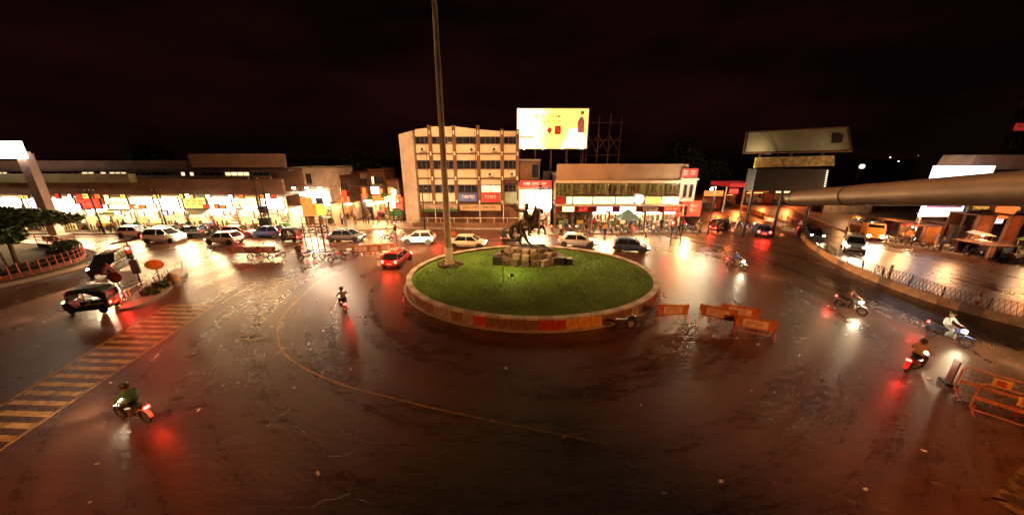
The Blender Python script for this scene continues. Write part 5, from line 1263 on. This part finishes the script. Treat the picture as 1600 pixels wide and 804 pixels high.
def person(pose, loc, rz, top, leg, where, group=None, helmet=False, scale=1.0):
    verb = {'stand': 'standing', 'walk': 'walking', 'ride': 'riding'}[pose]
    lab = 'person in %s shirt and %s trousers %s %s' % (top, leg, verb, where)
    t = thing('person', lab, 'person', loc, rz, group); t.scale = (scale,) * 3
    o = put('body', BODY[pose][0], t)
    for i, m in ((0, CM[top]), (1, CM[leg])): o.material_slots[i].link = 'OBJECT'; o.material_slots[i].material = m
    if helmet and pose == 'ride': put('helmet', HELM, t)
    else: put('hair', HAIR[pose], t)
    return t

CAR_P = {'silver': (.50, .49, .47), 'white': (.70, .68, .64), 'red': (.35, .03, .025), 'black': (.02, .02, .022), 'blue': (.04, .07, .2), 'grey': (.16, .16, .17), 'maroon': (.14, .02, .025)}
CPM = {k: mat('car_paint_' + k, c, .25, .25, var=.06, scale=2, spec=.6) for k, c in CAR_P.items()}
def face(u0, v0, u1, v1):                         # heading from one road point towards another
    a, b = G(u0, v0), G(u1, v1); return math.atan2(b.y - a.y, b.x - a.x)
def repaint(t, m):
    for p in ('body', 'roof', 'pillar', 'wing_mirror'): paint(t, p, m)
hatch = make_car('car', 'dark red hatchback turning away round the lawn by the mast', CPM['red'], 'hatch')
p = G(622, 412); hatch.location = (p.x, p.y, 0); hatch.rotation_euler = (0, 0, face(600, 440, 650, 400))
def car2(kind_root, u, v, rz, label, col, group=None):
    p = G(u, v); c = dup(kind_root, (p.x, p.y, 0), rz, label, group); repaint(c, CPM[col]); return c
sedan = make_car('car', 'white sedan with headlamps lit rounding the far side of the lawn', CPM['white'], 'sedan')
p = G(735, 386); sedan.location = (p.x, p.y, 0); sedan.rotation_euler = (0, 0, R(-4))
suv = make_car('car', 'silver tall wagon with headlamps glaring behind the curved median wall', CPM['silver'], 'suv')
p = G(1331, 392); suv.location = (p.x, p.y, 0); suv.rotation_euler = (0, 0, R(-130))
# moving traffic, each where its lamp line ends in the picture
car2(sedan, 1188, 366, face(1235, 430, 1180, 360), 'dark blue sedan driving away beside the start of the median wall', 'blue')
car2(sedan, 1266, 371, R(-112), 'black sedan with lit headlamps following the silver wagon behind the median', 'black')
car2(suv, 262, 378, R(2), 'white tall wagon with lit headlamps crossing before the market shops', 'white')
car2(hatch, 352, 380, R(178), 'silver hatchback crossing the far road before the market shops', 'silver')
car2(sedan, 545, 376, R(0), 'grey sedan with lit headlamps crossing before the bazaar lane', 'grey')
car2(hatch, 655, 379, R(182), 'white hatchback crossing before the office block', 'white')
car2(sedan, 905, 384, R(-12), 'silver sedan with lit headlamps passing behind the statue pedestal', 'silver')
car2(hatch, 985, 392, R(-16), 'blue hatchback with lit headlamps leaving the far side of the lawn', 'blue')
car2(suv, 176, 424, R(-62), 'black tall wagon with glaring headlamps beside the round warning sign', 'black')
# parked, lights off
pk_h = make_car('car', 'parked red hatchback, lights off, before the market shops', CPM['red'], 'hatch', 'none')
pk_h.location = (D(375, 360, 42.2).x, 42.0, 0); pk_h.rotation_euler = (0, 0, R(3))
for (u, col, lab) in ((215, 'white', 'parked white hatchback, lights off, by the market kerb'), (255, 'silver', 'parked silver hatchback, lights off, by the market kerb'), (300, 'black', 'parked black hatchback, lights off, by the market kerb'), (420, 'blue', 'parked blue hatchback, lights off, at the end of the market kerb')):
    x = D(u, 360, 42.2).x; c = dup(pk_h, (x, 42.05, 0), R(rnd.uniform(-4, 184) if False else rnd.choice((2, 181))), lab); repaint(c, CPM[col])
# auto rickshaws
au = make_auto('auto_rickshaw', 'black auto rickshaw waiting beside the traffic signs and railing')
p = G(146, 486); au.location = (p.x, p.y, 0); au.rotation_euler = (0, 0, R(-158))
for (u, v, rz, lab) in ((455, 377, R(176), 'auto rickshaw crossing before the white corner house'), (800, 379, R(-3), 'auto rickshaw crossing between the office block and the statue'), (1125, 362, R(10), 'auto rickshaw waiting near the signal by the corner turret')):
    p = G(u, v); dup(au, (p.x, p.y, 0), rz, lab)
# light truck with yellow cab
tk = thing('truck', 'small truck with yellow cab and lit headlamps behind the median', 'truck', G(1352, 372), R(-118))
MB().loft([ringx(*q, tw=.92) for q in ((.6, .9, .6, 2.1), (1.7, .9, .5, 2.15), (2.2, .85, .45, 1.3), (2.3, .8, .5, 1.1))]).build('cab', M_yellow, tk, True)
MB().add([(1.76, -.78, 1.4), (1.76, .78, 1.4), (1.72, .72, 2.05), (1.72, -.72, 2.05), (2.13, -.74, 1.38), (2.13, .74, 1.38), (1.78, .7, 2.05), (1.78, -.7, 2.05)], [(4, 5, 6, 7), (3, 2, 1, 0)]).build('windscreen', M_carglass, tk)
MB().bx(-2.4, .5, -1, 1, .75, .9).bx(-2.4, .5, -1, -.93, .9, 1.5).bx(-2.4, .5, .93, 1, .9, 1.5).bx(-2.4, -2.33, -.93, .93, .9, 1.5).build('cargo_bed', M_rust, tk)
for s_ in (-1, 1):
    MB().lathe([(.13, 0), (.12, .06)], (2.28, s_ * .6, .75), 'X', 12).build('headlight', E_head, tk)
    for x in (1.5, -1.6): add_wheel(tk, (x, s_ * .85, .48), TW)
lamp('SPOT', 'head_beam', tk, (2.5, 0, .8), 1200, (1, .82, .5), aim((2.5, 0, .8), (12, 0, 0)), .2, R(60), .8)
# motorbikes under way with riders
BP = {k: mat('bike_paint_' + k, c, .3, .2, var=.1) for k, c in {'red': (.4, .03, .03), 'black': (.02, .02, .02), 'blue': (.04, .08, .3), 'silver': (.45, .45, .45), 'white': (.65, .63, .6)}.items()}
mb = make_bike('motorbike', 'black motorbike with lit tail lamp rounding the junction by the guide line', BP['black'], 'both')
def bikecol(t, m):
    for q in ('fuel_tank', 'rear_mudguard', 'front_mudguard'): paint(t, q, m)
first = True
for (u, v, rz, col, top, leg, hel, lab, wh_) in (
    (538, 484, face(620, 630, 536, 474), 'black', 'grey', 'navy', True, None, 'a black motorbike inside the guide line'),
    (1427, 578, face(1428, 590, 1500, 562), 'red', 'khaki', 'black', True, 'red motorbike with lit tail lamp by the wire barricades', 'a red motorbike by the wire barricades'),
    (1478, 532, face(1400, 505, 1500, 540), 'blue', 'white', 'grey', False, 'blue motorbike with lit headlamp running beside the median wall', 'a blue motorbike along the median'),
    (1326, 486, face(1200, 440, 1340, 490), 'silver', 'brown', 'black', True, 'silver motorbike with lit headlamp crossing the wet right hand road', 'a silver motorbike on the right'),
    (1150, 420, face(1050, 395, 1160, 422), 'white', 'blue', 'khaki', False, 'white motorbike with glaring headlamp on the road right of the lawn', 'a white motorbike right of the lawn'),
    (212, 656, face(640, 720, 190, 640), 'silver', 'green', 'black', True, 'silver motorbike with lit tail lamp riding up to the zebra crossing', 'a silver motorbike by the zebra'),
    (604, 377, R(178), 'red', 'orange', 'navy', False, 'red motorbike crossing before the bazaar signal', 'a red motorbike before the bazaar signal')):
    p = G(u, v); loc = (p.x, p.y, 0)
    if first: mb.location = loc; mb.rotation_euler = (0, 0, rz); first = False
    else: bikecol(dup(mb, loc, rz, lab), BP[col])
    person('ride', loc, rz, top, leg, wh_, helmet=hel)
# parked motorbikes: by the lawn wall, before the restaurants, by the scaffold
pb = make_bike('motorbike', 'parked black motorbike leaning by the lawn wall near the orange barricade', BP['black'])
p = G(982, 517); pb.location = (p.x, p.y, 0); pb.rotation_euler = (R(-8), 0, R(14))
rp = random.Random(21); cols = list(BP)
for k in range(19):
    col = cols[k % 5]; x = 5.6 + k * 1.12 + rp.uniform(-.15, .15)
    c = dup(pb, (x, 43.9 + .05 * k + rp.uniform(-.2, .2), .13), R(90 + rp.uniform(-16, 16)), 'parked %s motorbike in the packed row before the restaurants' % col, 'motorbikes parked before the restaurants'); bikecol(c, BP[col]); c.rotation_euler[0] = R(-7)
for k, (u, v) in enumerate(((404, 404), (434, 405), (482, 405), (515, 404), (545, 402), (528, 408))):
    p = G(u, v); col = cols[k % 5]; c = dup(pb, (p.x, p.y, 0), R(rp.uniform(20, 70)), 'parked %s motorbike among the barricades by the banner scaffold' % col, 'motorbikes parked by the scaffold'); bikecol(c, BP[col]); c.rotation_euler[0] = R(-7)
for k in range(12):
    p = D(rp.uniform(290, 520), 360, 43.0); col = cols[k % 5]; c = dup(pb, (D(318 + k * 17, 360, 43.9).x, 44.2 + rp.uniform(-.2, .2), .13), R(90 + rp.uniform(-20, 20)), 'parked %s motorbike on the pavement before the market shops' % col, 'motorbikes parked before the market'); bikecol(c, BP[col]); c.rotation_euler[0] = R(-7)
for k in range(5):
    col = cols[(k * 2) % 5]; c = dup(pb, (31.5 + k * .95, 47.2 + rp.uniform(-.3, .3), 0), R(100 + rp.uniform(-20, 20)), 'parked %s motorbike near the red lit turret corner' % col, 'motorbikes parked by the turret'); bikecol(c, BP[col]); c.rotation_euler[0] = R(-7)
# pedestrians
names = list(CL); k = 0
def crowd(n, fx, where, pose=('stand', 'walk')):
    global k
    for i in range(n):
        x, y, z = fx(i); top = names[(k * 5) % 12]; leg = ['black', 'navy', 'grey', 'khaki', 'brown'][k % 5]; ps = pose[k % len(pose)]; k += 1
        person(ps, (x, y, z), rp.uniform(0, 6.28), top, leg, where, scale=rp.uniform(.93, 1.04))
crowd(20, lambda i: (6.5 + i * 1.02 + rp.uniform(-.3, .3), 45.4 + rp.uniform(-.2, .4) if i % 3 else 42.6, .13 if i % 3 else 0), 'before the lit restaurants')
crowd(14, lambda i: (-56 + i * 1.75, 44.0, .13), 'before the market shops')
crowd(10, lambda i: (-28 + i * 1.15, 48 + (i % 3) * .6, .13), 'in bazaar lane')
crowd(6, lambda i: (28.5 + i * .9, 46.4 + (i % 2) * .8, 0), 'near the corner turret')
crowd(5, lambda i: (46.5 + i * 1.6, 34.5 - i * 1.0, .13), 'by the right hand stalls')
p = G(990, 372); person('walk', p, R(200), 'pink', 'grey', 'across the road before the restaurants')
p = G(469, 405); person('stand', p, R(-60), 'black', 'black', 'beside the banner scaffold')
p = G(1008, 374); person('walk', p, R(20), 'white', 'black', 'on the road near the blue tent')

# ================================================================== STREET FURNITURE
def make_barricade(label, m=M_orange, m2=M_redp):
    t = thing('barricade', label, 'barricade')
    fr_ = MB(); 
    for z in (.18, 1.15): fr_.tube((-.95, 0, z), (.95, 0, z), .03)
    for x in (-.95, .95): fr_.tube((x, 0, .05), (x, 0, 1.18), .032)
    fr_.build('frame', m, t)
    o = MB().box((0, 0, .76), (1.80, .03, .68)).build('panel', m, t)
    MB().box((0, -.022, .76), (1.2, .012, .46)).build('placard', M_pier, o)
    scribble(o, -.5, .5, .6, .9, -.01, m2, 2, 2, 500)
    for i in range(7): MB().tube((-.75 + i * .25, 0, .18), (-.75 + i * .25, 0, .43), .014, n=5).build('bar', m, t)
    for x in (-.95, .95):
        MB().tube((x, -.38, .03), (x, .38, .03), .03).tube((x, -.36, .04), (x, 0, .7), .022).tube((x, .36, .04), (x, 0, .7), .022).build('foot', m2, t)
        MB().box((x, 0, .95), (.10, .05, .36)).build('reflector_plate', m2, t)
    return t
bc = make_barricade('lone orange police barricade with pale placard beside the lawn wall')
p = G(1049, 501); bc.location = (p.x, p.y, 0); bc.rotation_euler = (0, 0, R(2))
for (u, v, rz, lab) in ((1118, 506, -30, 'orange barricade standing nearest the lone one in the group of three'), (1152, 504, -25, 'orange barricade behind the two others in the group of three'), (1176, 524, -26, 'orange barricade at the road end of the group of three')):
    p = G(u, v); dup(bc, (p.x, p.y, 0), R(rz), lab)
for i, (u, v, rz) in enumerate(((375, 402, 4), (396, 402, -6), (418, 401, 2), (565, 400, 8), (582, 399, 3), (601, 397, 6))):
    p = G(u, v); dup(bc, (p.x, p.y, 0), R(rz), ['orange barricade at the market end of the broken barricade row', 'orange barricade in the middle of the three before the parked market cars', 'orange barricade nearest the parked motorbikes by the banner scaffold', 'orange barricade nearest the scaffold in the three beside the red signal', 'orange barricade in the middle of the three beside the red signal', 'orange barricade closest to the red signal before the bazaar lane'][i], 'barricades in the row by the scaffold')
for i, (u, v, rz) in enumerate(((1208, 350, -50), (1222, 358, -55), (1235, 366, -58))):
    p = G(u, v); dup(bc, (p.x - .7, p.y - .4, 0), R(rz), ['orange barricade farthest up the road at the median head', 'orange barricade in the middle of the three at the median head', 'orange barricade beside the triangular sign at the median head'][i], 'barricades at the median head')
def wire_barricade(label, u0, v0, u1, v1, h):
    a, c = G(u0, v0), G(u1, v1); d = c - a; w = d.length; t = thing('wire_barricade', label, 'barricade', (a + c) / 2, math.atan2(d.y, d.x))
    b = MB()
    pts = [(-w / 2, 0, .2), (-w / 2 + .12, 0, .1), (w / 2 - .12, 0, .1), (w / 2, 0, .2), (w / 2, 0, h - .12), (w / 2 - .12, 0, h), (-w / 2 + .12, 0, h), (-w / 2, 0, h - .12), (-w / 2, 0, .2)]
    b.path(pts, .032, 7).build('frame', M_orange, t)
    MB().box((0, 0, h * .48), (w - .1, .03, .15)).build('middle_band', M_orange, t)
    pl = MB().box((w * .12, -.03, h * .78), (.46, .03, .38)).build('placard', M_yellow, t); scribble(pl, w * .12 - .17, w * .12 + .17, h * .78 - .12, h * .78 + .12, -.045, M_redp, 1, 2, 510)
    n = int(w / .16)
    for i in range(n): MB().tube((-w / 2 + (i + .5) * w / n, .0, .1), (-w / 2 + (i + .5) * w / n, .0, h), .009, n=4).build('wire', M_rust, t)
    for z in (.25, .45, .85, 1.05): MB().tube((-w / 2, .01, z * h / 1.3), (w / 2, .01, z * h / 1.3), .010, n=4).build('wire', M_rust, t)
    for x in (-w / 2 + .1, w / 2 - .1): MB().tube((x, -.4, .04), (x, .4, .04), .03).tube((x, 0, .04), (x, 0, .3), .03).build('foot', M_redp, t)
wire_barricade('long orange wire barricade standing behind the other by the right hand road', 1488, 613, 1590, 645, 1.35)
wire_barricade('long orange wire barricade with placard standing in front by the right hand road', 1512, 640, 1640, 682, 1.35)
p = G(1481, 598); t = thing('red_marker_board', 'narrow dark red marker board beside the wire barricades', 'marker', p, R(60))
MB().box((0, 0, .65), (.4, .05, 1.1)).build('board', mat('dark_red_board', (.10, .015, .012), .6), t); MB().box((0, 0, .05), (.6, .4, .1)).build('base', M_dark, t)
# signal heads
def signal(label, loc, h, rz, lit=True, solar=False):
    t = thing('traffic_signal', label, 'traffic signal', loc, rz)
    MB().tube((0, 0, 0), (0, 0, h), .06, .05).build('pole', M_dark, t); MB().lathe([(.2, 0), (.2, .1), (.1, .16)], n=10).build('base', M_conc, t)
    o = MB().box((0, -.16, h - .55), (.34, .22, 1.05)).build('signal_head', M_blackp, t)
    for i, m in enumerate((E_sigred if lit else M_redp, M_yellow, mat('dark_green_lens', (.02, .12, .05), .3))):
        l = MB().lathe([(.12, -.02), (.12, .0)], (0, -.275, h - .22 - i * .33), 'Y', 14).build('lens', m, o)
        MB().loft([[(.14 * math.cos(a), y, h - .22 - i * .33 + .14 * math.sin(a)) for a in (0, .6, 1.2, 1.8, 2.5, 3.14)] for y in (-.27, -.42)], cap=False).build('hood', M_blackp, o)
    if solar:
        MB().box((0, 0, h + .28), (1.7, .75, .05), 0, R(-7)).tube((0, 0, h), (0, 0, h + .28), .04).build('solar_panel', M_carglass, t)
        MB().box((.05, -.15, h - 1.75), (.42, .34, 1.1)).build('battery_box', M_blackp, t)
    if lit: lamp('POINT', 'red_lamp', t, (0, -.6, h - .22), 160, (1, .03, .015), size=.1)
    return t
p = G(222, 448); signal('red lit traffic signal with solar panel roof by the zebra crossing', (p.x, p.y, 0), 3.5, R(35), True, True)
p = G(621, 388); signal('red lit traffic signal before the bazaar lane', (p.x, p.y, 0), 3.2, R(8))
p = G(1062, 382); signal('tall unlit traffic signal before the restaurant corner', (p.x, p.y, 0), 4.6, R(-10), False)
p = G(1047, 382); signal('shorter red lit traffic signal beside the tall unlit one', (p.x, p.y, 0), 2.9, R(-30), True)
p = G(713, 384); t = thing('keep_left_sign', 'small leaning sign board on a post behind the mast', 'sign', p, R(10))
MB().tube((0, 0, 0), (0, 0, 2.2), .035).build('post', M_dark, t); MB().box((-.2, 0, 1.5), (.55, .04, .55)).build('plate', M_orange, t); MB().box((-.25, 0, 2.2), (.8, .3, .04), 0, -.3).build('small_roof', M_dark, t)
p = G(924, 394); t = thing('marker_post', 'short black marker post on the road behind the lawn', 'post', p); MB().tube((0, 0, 0), (0, 0, 1.0), .04).build('post', M_dark, t); MB().box((0, 0, 1.15), (.26, .06, .4), 0, .3).build('marker_plate', M_dark, t)
# triangular and round road signs by the rickshaw
p = G(188, 470); t = thing('warning_sign', 'triangular warning sign with red border on a slim post', 'road sign', p, R(28))
MB().tube((0, 0, 0), (0, 0, 2.1), .035).build('post', M_steel, t)
o = MB().prism([(-.5, 2.05), (.5, 2.05), (0, 2.92)], -.06, -.03).build('plate', M_redp, t); MB().prism([(-.33, 2.15), (.33, 2.15), (0, 2.72)], -.07, -.061).build('inner_field', M_pier, o); MB().box((0, -.08, 2.33), (.07, .012, .26)).box((.08, -.08, 2.28), (.06, .012, .16)).build('symbol', M_dark, o)
p = G(203, 473); t = thing('round_sign', 'dark round road sign on a slim leaning post', 'road sign', p, R(20))
MB().tube((0, 0, 0), (-.25, 0, 1.75), .03).build('post', M_steel, t); MB().lathe([(.38, -.02), (.38, .02)], (-.27, -.05, 2.0), 'Y', 24).build('plate', mat('sign_back', (.16, .06, .04), .6), t)
# small signal island with railing, bushes, kerb
sl_pts = smooth_line([G(186, 486), G(222, 478), G(262, 456), G(292, 428), G(283, 420), G(250, 432), G(214, 460), G(186, 486)], 5)
si = MB().slab([(q_.x, q_.y) for q_ in sl_pts[:-1]], 0, .16).build('refuge_island', M_pave); tag(si, kind='structure')
rf = site('refuge_railing', 'buckled low railing along the small signal island', 'railing', G(225, 465))
A, B = G(192, 480), G(286, 424)
for i in range(9):
    q_ = A.lerp(B, i / 8); ln = Vector((rp.uniform(-.1, .1), rp.uniform(-.1, .1), 0)); MB().tube(q_ + Vector((0, 0, .12)), q_ + ln + Vector((0, 0, 1.0)), .035).build('post', M_yellow if i % 2 else M_redp, rf)
    if i < 8:
        q2 = A.lerp(B, (i + 1) / 8)
        for z in (.5, .95): MB().tube(q_ + Vector((0, 0, z)), q2 + Vector((0, 0, z + rp.uniform(-.06, .06))), .025).build('rail', M_steel, rf)
for (u, v) in ((236, 462), (252, 452), (270, 440)):
    q_ = G(u, v); t = thing('bush', 'small ragged bush growing on the signal island', 'bush', (q_.x, q_.y, .15), 0, 'bushes on the signal island'); b = MB()
    for j in range(260):
        d = Vector((hb.gauss(0, 1), hb.gauss(0, 1), abs(hb.gauss(0, 1)))).normalized() * hb.random() ** .4; c0 = Vector((d.x * .6, d.y * .5, d.z * .6)); a = Vector((hb.gauss(0, 1), hb.gauss(0, 1), hb.gauss(0, 1))).normalized() * .10; e = a.orthogonal() * .5
        b.add([c0 - a, c0 + e, c0 + a, c0 - e], [(0, 1, 2, 3)])
    me = bpy.data.meshes.new('foliage'); me.from_pydata(b.v, [], b.f); me.materials.append(M_leaf); put('foliage', me, t); MB().path([(0, 0, -.02), (0, 0, .35)], [.03, .015], 5).build('stem', M_bark, t)
q_ = G(250, 440); t = thing('oval_plate_sign', 'oval ochre plate sign on a short post on the signal island', 'sign', (q_.x, q_.y, .15), R(25))
MB().loft([[(.62 * math.cos(a * .2618), y, 1.35 + .42 * math.sin(a * .2618)) for a in range(24)] for y in (-.03, .03)]).build('plate', M_yellow, t); MB().tube((0, .05, -.05), (0, .05, 1.0), .05).build('post', M_rust, t)
q_ = G(277, 446); t = thing('concrete_bollard', 'pale tapered concrete bollard at the tip of the signal island', 'bollard', (q_.x, q_.y, 0)); MB().lathe([(.28, 0), (.26, .8), (.2, 1.0), (.1, 1.08)], n=12).build('shaft', M_kerb, t); MB().lathe([(.275, .5), (.27, .68)], n=12).build('band', M_yellow, t)
# utility poles before the shops, dark tree-like tangle of wires at 420
for (u, lab) in ((412, 'dark utility pole with transformer frame before the market end'), (262, 'leaning utility pole before the middle market shops'), (160, 'thin utility pole before the left market shops'), (843, 'slim light pole before the annex shopfront'), (664, 'thin dark pole before the office block pillars')):
    x = D(u, 355, 43.4).x; y = 43.5 if u < 500 else 45.9; x = D(u, 355, y).x
    t = thing('utility_pole', lab, 'utility pole', (x, y, .12)); h = 7.5 if u == 412 else 6.0
    MB().tube((0, 0, -.05), (-.15 if u < 300 else 0, 0, h), .11, .07).build('pole', M_dark, t)
    MB().box((0, 0, h - .4), (1.4, .1, .1)).build('crossarm', M_dark, t)
    for x_ in (-.55, 0, .55): MB().lathe([(.05, 0), (.07, .06), (.04, .14)], (x_, 0, h - .35), n=8).build('insulator', M_white, t)
    if u == 412:
        MB().box((.5, 0, 3.2), (.9, .6, .9)).build('transformer', M_dark, t); MB().tube((1.0, 0, 0), (1.0, 0, h - .6), .1, .07).build('second_pole', M_dark, t); MB().box((.4, 0, 1.1), (1.2, .7, 2.0)).build('feeder_cabinet', M_dark, t)
        for z in (2.5, 4.4, 5.6): MB().tube((0, 0, z), (1.0, 0, z), .05).build('cross_brace', M_dark, t)
# overhead wires from pole to pole
wt = site('overhead_wires', 'thin sagging overhead wires strung along the shop fronts', 'wires', (-40, 43.5, 6))
for (x0, z0, x1, z1) in ((-60, 6.0, -48.3, 5.8), (-48.3, 5.8, -34.7, 7.2), (-34.7, 7.2, -16, 6.5)):
    for k_ in range(2):
        pts = [Vector((x0 + (x1 - x0) * i / 10, 43.5 + k_ * .4, z0 + (z1 - z0) * i / 10 - .5 * math.sin(math.pi * i / 10))) for i in range(11)]; MB().path(pts, .014, 4).build('wire', M_dark, wt)
# red and white marker poles on the median, warning triangle at its head
for (u, v, lab) in ((1519, 488, 'red and white striped pole standing up from the median wall'), (1386, 440, 'thin red striped pole beside the bent median railing')):
    q_ = G(u, v); t = thing('striped_pole', lab, 'marker pole', q_)
    for i in range(5): MB().lathe([(.09, .3 * i), (.09, .3 * i + .298)], n=10).build('band', M_redp if i % 2 == 0 else M_white, t)
q_ = G(1246, 368); t = thing('median_warning_sign', 'triangular warning sign over an orange block at the median head', 'road sign', q_, R(-20))
MB().bx(-.35, .35, -.2, .2, 0, 1.0).build('block', M_orange, t); MB().tube((0, .1, 1.0), (0, .1, 1.5), .04).build('post', M_steel, t); MB().prism([(-.5, 1.4), (.5, 1.4), (0, 2.25)], -.02, .02).build('plate', M_redp, t); MB().prism([(-.3, 1.5), (.3, 1.5), (0, 2.02)], -.035, -.021).build('inner_field', M_white, t)
# vendor carts with a bulb each along the right pavement
cart = None
for k_, (x, y, rz, lab) in enumerate(((45.6, 41.5, 60, 'hand cart piled with fruit under a bulb near the far truck'), (47.6, 38.8, 55, 'hand cart with striped cover beside the orange curtain stall'), (49.8, 34.2, 65, 'hand cart piled with goods before the blue tarp stall'), (50.6, 31.0, 70, 'hand cart under a bulb beside the poster stall'), (46.8, 44.5, 50, 'hand cart far down the right pavement under a bulb'))):
    t = thing('hand_cart', lab, 'cart', (x, y, .13), R(rz)); rc_ = random.Random(900 + k_)
    MB().box((0, 0, .75), (1.7, .95, .08)).build('deck', M_brown, t)
    for sx_ in (-1, 1):
        for sy_ in (-1, 1): add_wheel(t, (sx_ * .6, sy_ * .5, .30), BW)
        MB().tube((sx_ * .8, .42, .78), (sx_ * .8, .42, 2.0), .025).tube((sx_ * .8, -.42, .78), (sx_ * .8, -.42, 2.0), .025).build('post', M_rust, t)
    MB().add([(-1, -.6, 2.0), (1, -.6, 2.0), (1, .6, 2.0), (-1, .6, 2.0), (-1, 0, 2.25), (1, 0, 2.25)], [(0, 1, 5, 4), (3, 4, 5, 2), (0, 4, 3), (1, 2, 5)]).build('cover', [MATS['blue_tarp'], M_redp, M_white, MATS['green_cloth'], M_yellow][k_], t)
    g_ = MB()
    for i in range(40): g_.cur = rc_.randrange(8); g_.ball((rc_.uniform(-.75, .75), rc_.uniform(-.4, .4), .84 + rc_.random() * .16), .075, n=6, k=4)
    tag(g_.build('goods', GOODS, t), kind='stuff')
    MB().ball((.2, -.3, 1.8), .07, n=8, k=6).build('bulb', E_tube, t); lamp('POINT', 'bulb_light', t, (.2, -.5, 1.7), 140, (1, .6, .28), size=.1)
for k_ in range(6):
    col = cols[(k_ * 3) % 5]; c = dup(pb, (44.3 + k_ * 1.05, 40.0 - k_ * 1.75, .0), R(150 + rp.uniform(-15, 15)), 'parked %s motorbike at the kerb of the right hand stalls' % col, 'motorbikes parked by the right stalls'); bikecol(c, BP[col]); c.rotation_euler[0] = R(-7)
crowd(7, lambda i: (45.2 + i * 1.1, 42.2 - i * 1.9, .13), 'among the vendor carts')
# litter on the wet road
rl_ = random.Random(33)
for i in range(26):
    u, v = rl_.uniform(60, 1500), rl_.uniform(500, 790); q_ = G(u, v); s_ = rl_.uniform(.03, .08)
    b = MB().box((0, 0, .02), (s_ * 2, s_, .03)); b.v = [(x * rl_.uniform(.6, 1.3), y * rl_.uniform(.6, 1.3), max(.002, z * rl_.uniform(.3, 1.6))) for x, y, z in b.v]
    o = b.build('paper_scrap', M_white); o.location = (q_.x, q_.y, .003); o.rotation_euler = (0, 0, rl_.uniform(0, 3)); tag(o, 'small pale scrap of litter lying on the wet road', 'litter', 'litter on the road')
